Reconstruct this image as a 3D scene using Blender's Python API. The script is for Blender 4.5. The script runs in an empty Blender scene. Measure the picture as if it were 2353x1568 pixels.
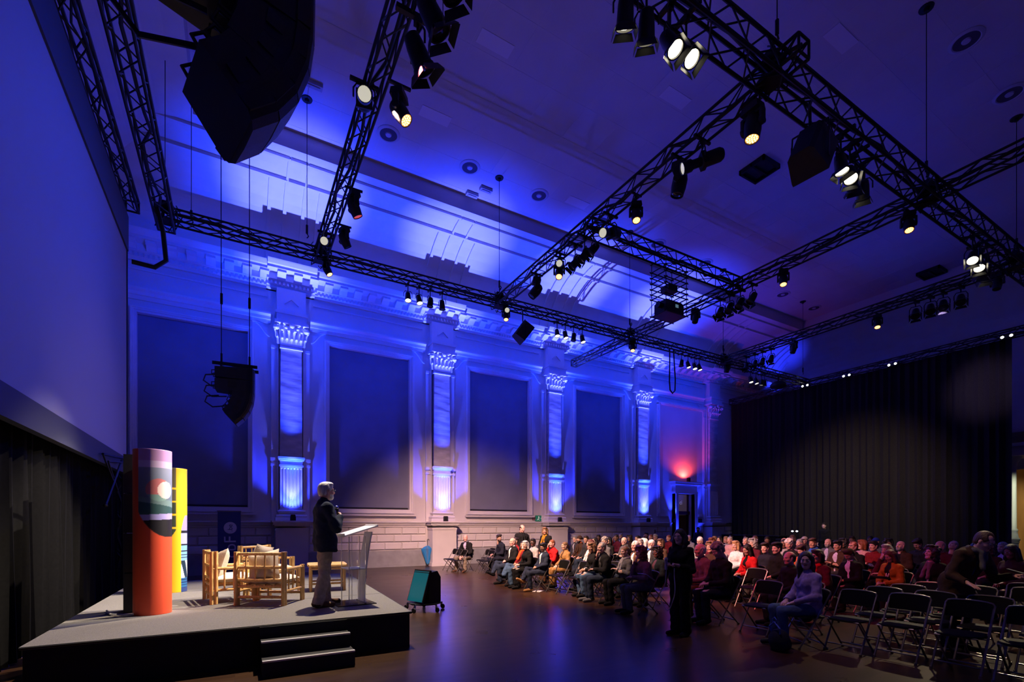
import bpy, bmesh, math, random
import numpy as np
from mathutils import Matrix, Vector, Euler

# ------------------------------------------------------------------ camera, world, light, exposure
SC = bpy.context.scene
COL = SC.collection
random.seed(7)
PI = math.pi
cam_d = bpy.data.cameras.new('camera')
cam = bpy.data.objects.new('camera', cam_d)
COL.objects.link(cam)
cam_d.sensor_width = 36.0
cam_d.lens = 36.0 * 1108.0 / 2353.0
cam_d.shift_y = 423.0 / 2353.0
cam_d.clip_end = 200
cam_d.clip_start = 0.05
cam.location = (0, 0, 1.6)
cam.rotation_euler = (PI / 2, 0, -math.radians(29.9))
SC.camera = cam
wd = bpy.data.worlds.new('hall_dark')
SC.world = wd
wd.use_nodes = True
wd.node_tree.nodes['Background'].inputs[0].default_value = (0.01, 0.012, 0.05, 1)
wd.node_tree.nodes['Background'].inputs[1].default_value = 0.05
vs = SC.view_settings
vs.view_transform = 'Standard'
vs.look = 'None'
vs.gamma = 1.0
vs.exposure = 0.0
vs.use_curve_mapping = False

BLUE = (0.016, 0.030, 1.0)
WARM = (1.0, 0.80, 0.60)
PINK = (1.0, 0.50, 0.36)


def spot(name, loc, target, energy, color, angle, blend=0.5, radius=0.08):
    l = bpy.data.lights.new(name, 'SPOT')
    l.energy = energy
    l.color = color
    l.spot_size = math.radians(angle)
    l.spot_blend = blend
    l.shadow_soft_size = radius
    o = bpy.data.objects.new(name, l)
    COL.objects.link(o)
    o.location = loc
    o.rotation_euler = (Vector(target) - Vector(loc)).to_track_quat('-Z', 'Y').to_euler()
    return o


# stage key (profile on the first cross truss) and a soft back light
spot('key_stage', (2.25, 9.3, 8.35), (0.10, 8.2, 0.5), 5400, (1.0, 0.82, 0.62), 50, 0.55, 0.05)
spot('banner_spot', (7.2, 7.3, 8.0), (-0.92, 8.7, 1.5), 11000, (1.0, 0.86, 0.70), 19, 0.5, 0.05)
spot('key_stage_back', (2.0, 13.2, 8.4), (0.8, 8.6, 0.5), 500, (1.0, 0.90, 0.80), 44, 0.5, 0.08)
# warm pink wash on the audience from the first cross truss; spills onto the dado behind
spot('audience_main', (2.0, 8.1, 8.45), (7.4, 11.6, 0.6), 6500, (1.0, 0.60, 0.45), 60, 0.8, 0.12)
spot('audience_far', (2.2, 7.6, 8.2), (8.0, 16.4, 0.2), 18500, (1.0, 0.55, 0.47), 50, 0.95, 0.12)
spot('audience_warm', (2.2, 10.4, 8.0), (8.6, 9.6, 0.8), 5600, (1.0, 0.60, 0.36), 46, 0.9, 0.10)
spot('audience_pink', (2.2, 7.0, 7.8), (11.0, 8.0, 0.8), 6500, (1.0, 0.42, 0.38), 38, 0.9, 0.10)
spot('audience_red', (2.2, 6.4, 7.9), (9.4, 5.6, 0.8), 2800, (1.0, 0.10, 0.11), 34, 0.9, 0.10)
spot('standing_man_warm', (5.4, 4.7, 8.0), (8.1, 2.5, 1.2), 800, (1.0, 0.62, 0.34), 20, 0.8, 0.08)
# warm-white cans over the empty chairs and on the curtain
spot('chairs_rim', (16.3, 4.8, 8.0), (9.2, 3.0, 0.8), 3000, (1.0, 0.80, 0.50), 34, 0.8, 0.1)
spot('curtain_warm', (16.0, 8.0, 8.0), (25.0, 11.6, 2.4), 3300, (1.0, 0.74, 0.68), 50, 1.0, 0.1)
# blue wash on wall and cove from the truss, then added ceiling fill
for i, x in enumerate((-0.5, 4.4, 9.9, 15.4, 20.8)):
    spot('wall_blue_%d' % i, (x, 14.0, 8.6), (x, 18.25, 8.6), 640, (0.0, 0.032, 1.0), 110, 1.0, 0.2)
for i, (x, y) in enumerate(((1.0, 6.5), (9.0, 7.5), (16.0, 7.5), (22.5, 9.0))):
    spot('ceiling_fill_%d' % i, (x, y, 8.9), (x, y, 12.9), 120, (0.004, 0.028, 1.0), 168, 1.0, 1.2)  # added fill lights in mid-air, no fixtures there
# added pink fill to lift the front aisle and its sitter
spot('aisle_fill', (5.0, 4.7, 8.0), (6.4, 3.8, 0.6), 420, (1.0, 0.55, 0.80), 26, 1.0, 0.1)
spot('gallery_wall_fill', (18.6, 6.2, 8.0), (30.3, 7.6, 6.0), 1900, (0.62, 0.45, 1.0), 26, 1.0, 0.2)  # added lilac fill to brighten the gallery wall
# added spots on the screen: blue fill, then a stage-bounce stand-in
spot('screen_blue_fill', (5.0, 9.0, 8.3), (-2.0, 8.4, 4.6), 1300, (0.0, 0.05, 1.0), 80, 1.0, 0.2)
spot('screen_bounce', (5.0, 10.5, 3.2), (-2.0, 10.6, 2.9), 110, (1.0, 0.66, 0.80), 52, 1.0, 0.3)

# ------------------------------------------------------------------ materials
MATS = {}


def mat(name, col, rough=0.6, metal=0.0, noise=0.0, scale=8.0, bump=0.0, bscale=40.0, emit=None, estr=0.0, col2=None,
        trans=0.0, ior=1.45, sheen=0.0, spec=0.5, wave=None, stretch=None):
    if name in MATS:
        return MATS[name]
    m = bpy.data.materials.new(name)
    m.use_nodes = True
    nt = m.node_tree
    b = nt.nodes['Principled BSDF']
    c = (col[0], col[1], col[2], 1)
    b.inputs['Base Color'].default_value = c
    b.inputs['Roughness'].default_value = rough
    b.inputs['Metallic'].default_value = metal
    b.inputs['IOR'].default_value = ior
    b.inputs['Specular IOR Level'].default_value = spec
    if trans:
        b.inputs['Transmission Weight'].default_value = trans
    if sheen:
        b.inputs['Sheen Weight'].default_value = sheen
    tc = nt.nodes.new('ShaderNodeTexCoord')
    src = tc.outputs['Object']
    if stretch:
        mp = nt.nodes.new('ShaderNodeMapping')
        mp.inputs['Scale'].default_value = stretch
        nt.links.new(src, mp.inputs['Vector'])
        src = mp.outputs['Vector']
    if noise or col2:
        n = nt.nodes.new('ShaderNodeTexNoise')
        n.inputs['Scale'].default_value = scale
        n.inputs['Detail'].default_value = 5
        nt.links.new(src, n.inputs['Vector'])
        r = nt.nodes.new('ShaderNodeValToRGB')
        r.color_ramp.elements[0].position = 0.3
        r.color_ramp.elements[1].position = 0.7
        c2 = col2 if col2 else tuple(max(0, v * (1 - noise)) for v in col)
        c1 = col if col2 else tuple(min(1, v * (1 + noise)) for v in col)
        r.color_ramp.elements[0].color = (*c2, 1)
        r.color_ramp.elements[1].color = (*c1, 1)
        nt.links.new(n.outputs['Fac'], r.inputs['Fac'])
        nt.links.new(r.outputs['Color'], b.inputs['Base Color'])
    if bump:
        n2 = nt.nodes.new('ShaderNodeTexNoise')
        n2.inputs['Scale'].default_value = bscale
        n2.inputs['Detail'].default_value = 4
        nt.links.new(src, n2.inputs['Vector'])
        bp = nt.nodes.new('ShaderNodeBump')
        bp.inputs['Strength'].default_value = bump
        bp.inputs['Distance'].default_value = 0.02
        nt.links.new(n2.outputs['Fac'], bp.inputs['Height'])
        nt.links.new(bp.outputs['Normal'], b.inputs['Normal'])
    if emit:
        b.inputs['Emission Color'].default_value = (*emit, 1)
        b.inputs['Emission Strength'].default_value = estr
    MATS[name] = m
    return m


PLASTER = mat('plaster', (0.60, 0.58, 0.56), 0.75, noise=0.05, scale=1.2, bump=0.06, bscale=30)
PLASTER2 = mat('plaster_trim', (0.66, 0.64, 0.62), 0.6, noise=0.04, scale=2)
PLINTH = mat('plinth_stone', (0.30, 0.31, 0.31), 0.6, noise=0.15, scale=3, bump=0.05)
CEIL = mat('ceiling_paint', (0.55, 0.50, 0.50), 0.85, noise=0.04, scale=1.0)
BLIND = mat('blind_fabric', (0.19, 0.20, 0.27), 0.9, noise=0.08, scale=1.5, bump=0.1, bscale=2.0)
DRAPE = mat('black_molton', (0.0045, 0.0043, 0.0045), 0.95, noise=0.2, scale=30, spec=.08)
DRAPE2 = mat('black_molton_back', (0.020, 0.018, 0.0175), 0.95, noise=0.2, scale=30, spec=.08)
TRUSSM = mat('truss_black', (0.012, 0.012, 0.014), 0.5, 0.3)
BLACKM = mat('black_metal', (0.010, 0.010, 0.011), 0.42, 0.2, noise=0.1)
BLACKP = mat('black_plastic', (0.012, 0.012, 0.013), 0.55, noise=0.15)
SPKM = mat('speaker_paint', (0.013, 0.013, 0.015), 0.6, noise=0.2, scale=20)
GRILLE = mat('speaker_grille', (0.018, 0.018, 0.02), 0.45, 0.5, bump=0.4, bscale=260)
STEEL = mat('steel_wire', (0.20, 0.20, 0.21), 0.35, 0.9)
CHROME = mat('chrome', (0.65, 0.65, 0.66), 0.18, 1.0)
LENSW = mat('lens_white', (0.9, 0.9, 0.85), 0.3, emit=(1.0, 0.90, 0.66), estr=9.0)
LENSD = mat('lens_dim', (0.5, 0.5, 0.45), 0.15, emit=(1.0, 0.95, 0.75), estr=0.55)
LENSA = mat('lens_amber', (0.9, 0.5, 0.2), 0.3, emit=(1.0, 0.34, 0.07), estr=1.3)
LEDC = mat('led_amber_cell', (0.9, 0.6, 0.3), 0.3, emit=(1.0, 0.60, 0.26), estr=4.0)
LENSR = mat('lens_red', (0.6, 0.1, 0.05), 0.3, emit=(1.0, 0.12, 0.05), estr=0.5)
LENSO = mat('lens_off', (0.02, 0.02, 0.03), 0.08)
LEDW = mat('led_point', (0.9, 0.9, 0.9), 0.3, emit=(1.0, 0.98, 0.92), estr=14.0)
LEDB = mat('led_blue', (0.3, 0.4, 0.9), 0.3, emit=(0.25, 0.35, 1.0), estr=12.0)

# ------------------------------------------------------------------ mesh builder


def rotm(axis, ang):
    return Matrix.Rotation(ang, 3, axis)


class MB:
    def __init__(s):
        s.v = []
        s.f = []

    def add(s, vs_, fs_, M=None):
        o = len(s.v)
        if M is not None:
            vs_ = [tuple(M @ Vector(p)) for p in vs_]
        s.v.extend([tuple(p) for p in vs_])
        s.f.extend([tuple(i + o for i in f) for f in fs_])
        return s

    def box(s, c, sz, R=None, taper=1.0):
        x, y, z = [q / 2 for q in sz]
        t = taper
        p = [(-x, -y, -z), (x, -y, -z), (x, y, -z), (-x, y, -z), (-x * t, -y * t, z), (x * t, -y * t, z), (x * t, y * t, z), (-x * t, y * t, z)]
        if R is not None:
            p = [tuple(R @ Vector(q)) for q in p]
        p = [(q[0] + c[0], q[1] + c[1], q[2] + c[2]) for q in p]
        return s.add(p, [(0, 3, 2, 1), (4, 5, 6, 7), (0, 1, 5, 4), (1, 2, 6, 5), (2, 3, 7, 6), (3, 0, 4, 7)])

    def b2(s, lo, hi):
        return s.box([(a + b) / 2 for a, b in zip(lo, hi)], [abs(b - a) for a, b in zip(lo, hi)])

    def cyl(s, a, b, r0, r1=None, n=10, cap=True):
        if r1 is None:
            r1 = r0
        a = Vector(a)
        b = Vector(b)
        d = (b - a).normalized()
        u = d.orthogonal().normalized()
        w = d.cross(u)
        vs_ = []
        for k in range(n):
            t = 2 * PI * k / n
            e = u * math.cos(t) + w * math.sin(t)
            vs_.append(a + e * r0)
        for k in range(n):
            t = 2 * PI * k / n
            e = u * math.cos(t) + w * math.sin(t)
            vs_.append(b + e * r1)
        fs = [(k, (k + 1) % n, n + (k + 1) % n, n + k) for k in range(n)]
        if cap:
            fs.append(tuple(range(n - 1, -1, -1)))
            fs.append(tuple(range(n, 2 * n)))
        return s.add(vs_, fs)

    def tube(s, pts, r, n=6, closed=False):
        pts = [Vector(p) for p in pts]
        m = len(pts)
        rs = r if isinstance(r, (list, tuple)) else [r] * m
        vs_ = []
        u = None
        for i, p in enumerate(pts):
            if closed:
                d = (pts[(i + 1) % m] - pts[i - 1]).normalized()
            else:
                d = (pts[min(i + 1, m - 1)] - pts[max(i - 1, 0)]).normalized()
            if u is None:
                u = d.orthogonal().normalized()
            else:
                u = (u - d * u.dot(d))
                u = u.normalized() if u.length > 1e-5 else d.orthogonal().normalized()
            w = d.cross(u)
            for k in range(n):
                t = 2 * PI * k / n
                vs_.append(p + (u * math.cos(t) + w * math.sin(t)) * rs[i])
        fs = []
        for i in range(m if closed else m - 1):
            j = (i + 1) % m
            for k in range(n):
                k2 = (k + 1) % n
                fs.append((i * n + k, i * n + k2, j * n + k2, j * n + k))
        if not closed:
            fs.append(tuple(range(n - 1, -1, -1)))
            fs.append(tuple((m - 1) * n + k for k in range(n)))
        return s.add(vs_, fs)

    def lathe(s, prof, n=16, c=(0, 0, 0), a0=0.0, a1=2 * PI, M=None):
        full = abs(a1 - a0 - 2 * PI) < 1e-6
        k = n if full else n + 1
        vs_ = []
        for (r, z) in prof:
            for i in range(k):
                t = a0 + (a1 - a0) * i / n
                vs_.append((c[0] + r * math.cos(t), c[1] + r * math.sin(t), c[2] + z))
        fs = []
        for j in range(len(prof) - 1):
            for i in range(n):
                i2 = (i + 1) % k
                fs.append((j * k + i, j * k + i2, (j + 1) * k + i2, (j + 1) * k + i))
        return s.add(vs_, fs, M)

    def ell(s, c, r, n=10, m=7, R=None):
        vs_ = [(0, 0, -1)]
        for j in range(1, m):
            ph = -PI / 2 + PI * j / m
            for i in range(n):
                t = 2 * PI * i / n
                vs_.append((math.cos(ph) * math.cos(t), math.cos(ph) * math.sin(t), math.sin(ph)))
        vs_.append((0, 0, 1))
        fs = []
        for i in range(n):
            fs.append((0, 1 + (i + 1) % n, 1 + i))
        for j in range(m - 2):
            for i in range(n):
                a = 1 + j * n
                fs.append((a + i, a + (i + 1) % n, a + n + (i + 1) % n, a + n + i))
        a = 1 + (m - 2) * n
        for i in range(n):
            fs.append((a + i, a + (i + 1) % n, len(vs_) - 1))
        rr = (r, r, r) if not isinstance(r, (tuple, list)) else r
        vs_ = [Vector((p[0] * rr[0], p[1] * rr[1], p[2] * rr[2])) for p in vs_]
        if R is not None:
            vs_ = [R @ p for p in vs_]
        return s.add([(p[0] + c[0], p[1] + c[1], p[2] + c[2]) for p in vs_], fs)

    def prism(s, poly, f0, f1):
        """poly: 2d points; f0/f1 map (u,v) -> 3d for both ends"""
        n = len(poly)
        vs_ = [f0(*p) for p in poly] + [f1(*p) for p in poly]
        fs = [(k, (k + 1) % n, n + (k + 1) % n, n + k) for k in range(n)]
        fs.append(tuple(range(n - 1, -1, -1)))
        fs.append(tuple(range(n, 2 * n)))
        return s.add(vs_, fs)

    def mesh(s, name, m, smooth=False):
        me = bpy.data.meshes.new(name)
        me.from_pydata(s.v, [], s.f)
        bm = bmesh.new()
        bm.from_mesh(me)
        bmesh.ops.recalc_face_normals(bm, faces=bm.faces)
        if smooth:
            for f in bm.faces:
                f.smooth = True
            for e in bm.edges:
                if len(e.link_faces) == 2 and e.calc_face_angle(0) > 0.7:
                    e.smooth = False
        bm.to_mesh(me)
        bm.free()
        if m:
            me.materials.append(m)
        return me

    def build(s, name, m, parent=None, smooth=False, loc=None):
        return link(name, s.mesh(name, m, smooth), parent, loc)


def link(name, me, parent=None, loc=None, rot=None, M=None):
    o = bpy.data.objects.new(name, me)
    COL.objects.link(o)
    if parent is not None:
        o.parent = parent
    if M is not None:
        o.matrix_local = M
    else:
        if loc is not None:
            o.location = loc
        if rot is not None:
            o.rotation_euler = rot
    return o


def tag(o, label=None, cat=None, group=None, kind=None):
    if label:
        o['label'] = label
    if cat:
        o['category'] = cat
    if group:
        o['group'] = group
    if kind:
        o['kind'] = kind
    return o


def empty(name, loc=(0, 0, 0), rz=0.0, label=None, cat=None, group=None, kind=None):
    o = bpy.data.objects.new(name, None)
    COL.objects.link(o)
    o.empty_display_size = 0.2
    o.location = loc
    o.rotation_euler = (0, 0, rz)
    return tag(o, label, cat, group, kind)


def copy_tree(o, kids):
    c = o.copy()
    COL.objects.link(c)
    for k in kids.get(o.name, ()):
        d = copy_tree(k, kids)
        d.parent = c
    return c


def kids_of(root):
    m = {}
    st = [root]
    while st:
        o = st.pop()
        m[o.name] = list(o.children)
        st.extend(o.children)
    return m


ORD = ['first', 'second', 'third', 'fourth', 'fifth', 'sixth', 'seventh', 'eighth', 'ninth', 'tenth', 'eleventh', 'twelfth', 'thirteenth', 'fourteenth', 'fifteenth', 'sixteenth', 'seventeenth', 'eighteenth', 'nineteenth', 'twentieth']
# ------------------------------------------------------------------ room shell
YW = 18.25          # long window wall
X0, X1 = -4.05, 30.5
Y0 = -0.9
ZC = 12.9
PIL = [1.67 + 5.46 * i for i in range(5)]
PILALL = [1.67 - 5.46] + PIL + [1.67 + 5.46 * 5]


def wood_floor():
    m = bpy.data.materials.new('dark_parquet')
    m.use_nodes = True
    nt = m.node_tree
    b = nt.nodes['Principled BSDF']
    tc = nt.nodes.new('ShaderNodeTexCoord')
    br = nt.nodes.new('ShaderNodeTexBrick')
    br.inputs['Scale'].default_value = 1.0
    br.inputs['Brick Width'].default_value = 0.9
    br.inputs['Row Height'].default_value = 0.09
    br.inputs['Mortar Size'].default_value = 0.002
    br.inputs['Color1'].default_value = (0.038, 0.018, 0.0095, 1)
    br.inputs['Color2'].default_value = (0.058, 0.029, 0.015, 1)
    br.inputs['Mortar'].default_value = (0.03, 0.015, 0.01, 1)
    nt.links.new(tc.outputs['Object'], br.inputs['Vector'])
    n = nt.nodes.new('ShaderNodeTexNoise')
    n.inputs['Scale'].default_value = 1.3
    n.inputs['Detail'].default_value = 6
    nt.links.new(tc.outputs['Object'], n.inputs['Vector'])
    mx = nt.nodes.new('ShaderNodeMix')
    mx.data_type = 'RGBA'
    mx.blend_type = 'MULTIPLY'
    mx.inputs[0].default_value = 0.6
    rp = nt.nodes.new('ShaderNodeValToRGB')
    rp.color_ramp.elements[0].color = (0.55, 0.5, 0.48, 1)
    rp.color_ramp.elements[1].color = (1.2, 1.15, 1.1, 1)
    nt.links.new(n.outputs['Fac'], rp.inputs['Fac'])
    nt.links.new(br.outputs['Color'], mx.inputs[6])
    nt.links.new(rp.outputs['Color'], mx.inputs[7])
    nt.links.new(mx.outputs[2], b.inputs['Base Color'])
    rr = nt.nodes.new('ShaderNodeMapRange')
    rr.inputs[3].default_value = 0.24
    rr.inputs[4].default_value = 0.34
    nt.links.new(n.outputs['Fac'], rr.inputs[0])
    nt.links.new(rr.outputs[0], b.inputs['Roughness'])
    b.inputs['Specular IOR Level'].default_value = 0.28
    return m


def S(name, mb, m, label, parent=None, smooth=False):
    o = mb.build(name, m, parent, smooth)
    if parent is None:
        tag(o, label, None, None, 'structure')
    return o


S('floor', MB().b2((X0 - .3, Y0 - .3, -0.2), (X1 + .3, YW + .3, 0)), wood_floor(), 'dark brown wooden hall floor with a dull sheen')

# long wall with recessed window bays
BAYS = [(-1.09, -2.56, 0.38), (4.41, 2.94, 5.88), (9.90, 8.48, 11.36), (15.40, 13.97, 16.84), (20.95, 19.5, 22.9)]
WB, WT = 2.19, 8.02
wl = MB()
xs = [X0]
for i, (c, a, b) in enumerate(BAYS):
    wl.b2((xs[-1], YW, 0), (a, YW + .3, 10.4))
    if i == 4:                                     # door bay: opening for the door, shallow panel above
        wl.b2((a, YW, 0), (20.68, YW + .3, WT))
        wl.b2((21.98, YW, 0), (b, YW + .3, WT))
        wl.b2((20.68, YW, 3.36), (21.98, YW + .3, WT))
    else:
        wl.b2((a, YW, 0), (b, YW + .3, WB))
    wl.b2((a, YW, WT), (b, YW + .3, 10.4))
    xs.append(b)
wl.b2((xs[-1], YW, 0), (X1, YW + .3, 10.4))
wall_left = S('wall_left', wl, PLASTER, 'long cream plaster wall with window bays lit blue')
S('wall_front', MB().b2((X0 - .3, Y0, 0), (X0, YW, 10.4)), PLASTER, 'plaster wall behind the projection screen')
S('wall_right', MB().b2((X0, Y0 - .3, 0), (X1, Y0, 10.4)), PLASTER, 'plaster wall behind the camera')
# back wall with a gallery doorway at the right
wb = MB()
wb.b2((X1, Y0, 0), (X1 + .3, 6.6, 10.4)).b2((X1, 8.0, 0), (X1 + .3, YW, 10.4)).b2((X1, 6.6, 4.1), (X1 + .3, 8.0, 10.4))
wall_back = S('wall_back', wb, PLASTER, 'pale plaster wall beyond the black curtain')

# ceiling: cove on four sides, fascia, recessed flat field
NP = 12
prof = []
for k in range(NP + 1):
    t = PI / 2 * k / NP
    prof.append((0.05 + 3.05 * (1 - math.cos(t) ** 1.0), 10.2 + 2.2 * math.sin(t) ** 1.05))


def ring(a, z):
    return [(X0 + a, Y0 + a, z), (X1 - a, Y0 + a, z), (X1 - a, YW - a, z), (X0 + a, YW - a, z)]


cv = MB()
rs_ = [ring(a, z) for a, z in prof]
for i in range(NP):
    for k in range(4):
        k2 = (k + 1) % 4
        cv.add([rs_[i][k], rs_[i][k2], rs_[i + 1][k2], rs_[i + 1][k]], [(0, 1, 2, 3)])
cove = cv.build('trim_1', PLASTER2, None, False)
for p in cove.data.polygons:
    p.use_smooth = False
tag(cove, 'curved plaster cove between cornice and ceiling', kind='structure')
AE = prof[-1][0]
fa = MB()
a_, b_ = ring(AE, 12.4), ring(AE + .02, ZC)
for k in range(4):
    k2 = (k + 1) % 4
    fa.add([a_[k], a_[k2], b_[k2], b_[k]], [(0, 1, 2, 3)])
fa.add(ring(AE - .05, ZC), [(0, 1, 2, 3)])
# thin seams between ceiling panels
ceiling = fa.build('ceiling', CEIL)
tag(ceiling, 'flat recessed ceiling with round vents, lit purple blue', kind='structure')
sm = MB()
for x in np.arange(0.2, 27, 1.15):
    sm.b2((x, Y0 + AE + .1, ZC - .004), (x + .008, YW - AE - .05, ZC + .01))
for y in np.arange(3.4, 15, 1.15):
    sm.b2((X0 + AE + .05, y, ZC - .004), (X1 - AE - .05, y + .008, ZC + .01))
sm.build('panel_seams', mat('seam', (0.60, 0.555, 0.56), 0.9), ceiling)['kind'] = 'stuff'
pm = MB().box((0, 0, 0), (.85, .36, .012)).mesh('access_panel', mat('access_panel', (0.66, 0.61, 0.62), 0.85))
for (x, y, rz) in ((12.2, 5.9, 0), (10.1, 8.9, 0), (5.3, 10.0, 0), (4.8, 12.6, 0), (10.4, 13.5, 0)):
    link('access_panel', pm, ceiling, (x, y, ZC - .006))

# cove mouldings: three ribs at each pilaster and a double horizontal band
rib = MB()
hm = PLASTER2


def cove_pt(i, off=0.0):
    a, z = prof[i]
    return a, z


def cove_line(x, w, i0=1, i1=9):
    mb = MB()
    for i in range(i0, i1):
        (a0, z0), (a1, z1) = prof[i], prof[i + 1]
        y0, y1 = YW - a0, YW - a1
        dn = .055
        q = [(x - w, y0, z0), (x + w, y0, z0), (x + w, y1, z1), (x - w, y1, z1), (x - w, y0 - dn, z0 - dn), (x + w, y0 - dn, z0 - dn), (x + w, y1 - dn, z1 - dn), (x - w, y1 - dn, z1 - dn)]
        mb.add(q, [(0, 1, 2, 3), (4, 5, 6, 7), (0, 1, 5, 4), (1, 2, 6, 5), (2, 3, 7, 6), (3, 0, 4, 7)])
    return mb


for p in PIL + [PILALL[-1]]:
    for dx in (-.72, -.27, .27, .72):
        cove_line(p + dx, .05).build('rib_moulding', hm, cove)
    for dx in (-.27, .27):
        cove_line(p + dx, .035, 9, 11).build('rib_moulding', hm, cove)
for i in (9, 11):
    a, z = prof[i]
    xa = [PILALL[0]] + PIL + [PILALL[-1]]
    for k in range(len(xa) - 1):
        MB().b2((xa[k] + .27, YW - a - .075, z - .08), (xa[k + 1] - .27, YW - a + .02, z + .02)).build('band_moulding', hm, cove)
    for p in PIL:
        MB().b2((p - .23, YW - a - .075, z - .08), (p + .23, YW - a + .02, z + .02)).build('band_moulding', hm, cove)


def extr(poly, x0, x1, mb=None):
    mb = mb or MB()
    return mb.prism(poly, lambda u, v: (x0, YW - u, v), lambda u, v: (x1, YW - u, v))


# main cornice: profile (projection, z)
CORN = [(-.05, 9.55), (.10, 9.55), (.12, 9.62), (.18, 9.64), (.18, 9.74), (.30, 9.78), (.30, 9.98), (.66, 9.99), (.66, 10.07), (.72, 10.09), (.78, 10.18), (.80, 10.22), (.05, 10.26), (-.05, 10.26)]
cor = S('trim_2', extr(CORN, X0, X1), PLASTER2, 'heavy classical cornice under the cove')
for p in PILALL:
    extr([(u + .16 if u > 0.05 else u, v) for u, v in CORN], p - .75, p + .75).build('cornice_break', PLASTER2, cor)
MODM = MB().prism([(0, 0), (.34, 0), (.34, -.07), (.20, -.10), (.06, -.19), (0, -.19)], lambda u, v: (-.13, -u, v), lambda u, v: (.13, -u, v)).mesh('modillion', PLASTER2)
x = X0 + .4
while x < X1:
    near = min(abs(x - p) for p in PILALL) < .75
    link('modillion', MODM, cor, (x, YW - .28 - (.16 if near else 0), 9.98))
    x += .5
dn = MB()
x = X0 + .2
while x < X1:
    near = min(abs(x - p) for p in PILALL) < .75
    o = .16 if near else 0
    dn.b2((x, YW - .24 - o, 9.65), (x + .07, YW - .15 - o, 9.74))
    x += .125
dn.build('dentils', PLASTER2, cor)['kind'] = 'stuff'
# architrave broken by the pilasters
ARCH = [(-.02, 8.40), (.05, 8.40), (.07, 8.52), (.11, 8.53), (.13, 8.62), (.20, 8.68), (.20, 8.73), (-.02, 8.75)]
arc = MB()
px_ = [X0] + [v for p in PILALL[1:-1] for v in (p - .62, p + .62)] + [X1]
for k in range(0, len(px_), 2):
    extr(ARCH, px_[k], px_[k + 1], arc)
S('trim_3', arc, PLASTER2, 'moulded architrave band across the window bays')
# frieze thin panel lines
fz = MB()
for k in range(0, len(px_), 2):
    extr([(-.02, 9.30), (.04, 9.30), (.05, 9.34), (-.02, 9.36)], px_[k] + .1, px_[k + 1] - .1, fz)
S('trim_4', fz, PLASTER2, 'thin frieze moulding under the cornice')
# dado: cap rail, plinth
CAP = [(-.02, 1.52), (.05, 1.52), (.06, 1.58), (.10, 1.60), (.12, 1.66), (.17, 1.69), (.17, 1.725), (-.02, 1.74)]
cp = MB()
pp = [X0] + [v for p in PILALL[1:-1] for v in (p - .62, p + .62)]
for k in range(0, len(pp), 2):
    hi = pp[k + 1] if k + 1 < len(pp) else X1
    if pp[k] < 20.3 < hi:
        extr(CAP, pp[k], 20.3, cp)
        extr(CAP, 22.45, hi, cp)
    else:
        extr(CAP, pp[k], hi, cp)
extr(CAP, PIL[-1] + .62, X1, cp)
S('trim_5', cp, PLASTER2, 'moulded dado cap rail along the wall')
pl = MB()
pl.b2((X0, YW - .07, 0), (20.3, YW, .63)).b2((22.45, YW - .07, 0), (X1, YW, .63))
pl.b2((X0, YW - .09, 0), (20.3, YW, .13)).b2((22.45, YW - .09, 0), (X1, YW, .13))
S('baseboard_left', pl, PLINTH, 'grey stone plinth at the foot of the wall')
# rusticated dado blocks: each block its own piece
BLK = {}


def block(w, h):
    k = (round(w, 3), round(h, 3))
    if k not in BLK:
        mb = MB()
        e = .018
        mb.box((0, -.02, 0), (w, .04, h))
        mb.add([(-w / 2, -.04, -h / 2), (w / 2, -.04, -h / 2), (w / 2, -.04, h / 2), (-w / 2, -.04, h / 2), (-w / 2 + e, -.055, -h / 2 + e), (w / 2 - e, -.055, -h / 2 + e), (w / 2 - e, -.055, h / 2 - e), (-w / 2 + e, -.055, h / 2 - e)],
               [(0, 1, 5, 4), (1, 2, 6, 5), (2, 3, 7, 6), (3, 0, 4, 7), (4, 5, 6, 7)])
        BLK[k] = mb.mesh('block', PLASTER2)
    return BLK[k]


spans = [(X0, PILALL[1] - .58)] + [(PIL[i] + .58, PIL[i + 1] - .58) for i in range(3)] + [(PIL[3] + .58, 20.25), (22.5, PIL[4] - .58), (PIL[4] + .58, 28.0)]
for (a, b) in spans:
    for r in range(3):
        zc = .65 + .145 + r * .292
        xx = a + .02
        first = True
        while xx < b - .05:
            w = .36 if (first and r % 2) else .66
            first = False
            w = min(w, b - xx)
            if w > .12:
                link('block', block(w - .035, .245), wall_left, (xx + w / 2, YW, zc))
            xx += w

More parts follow.
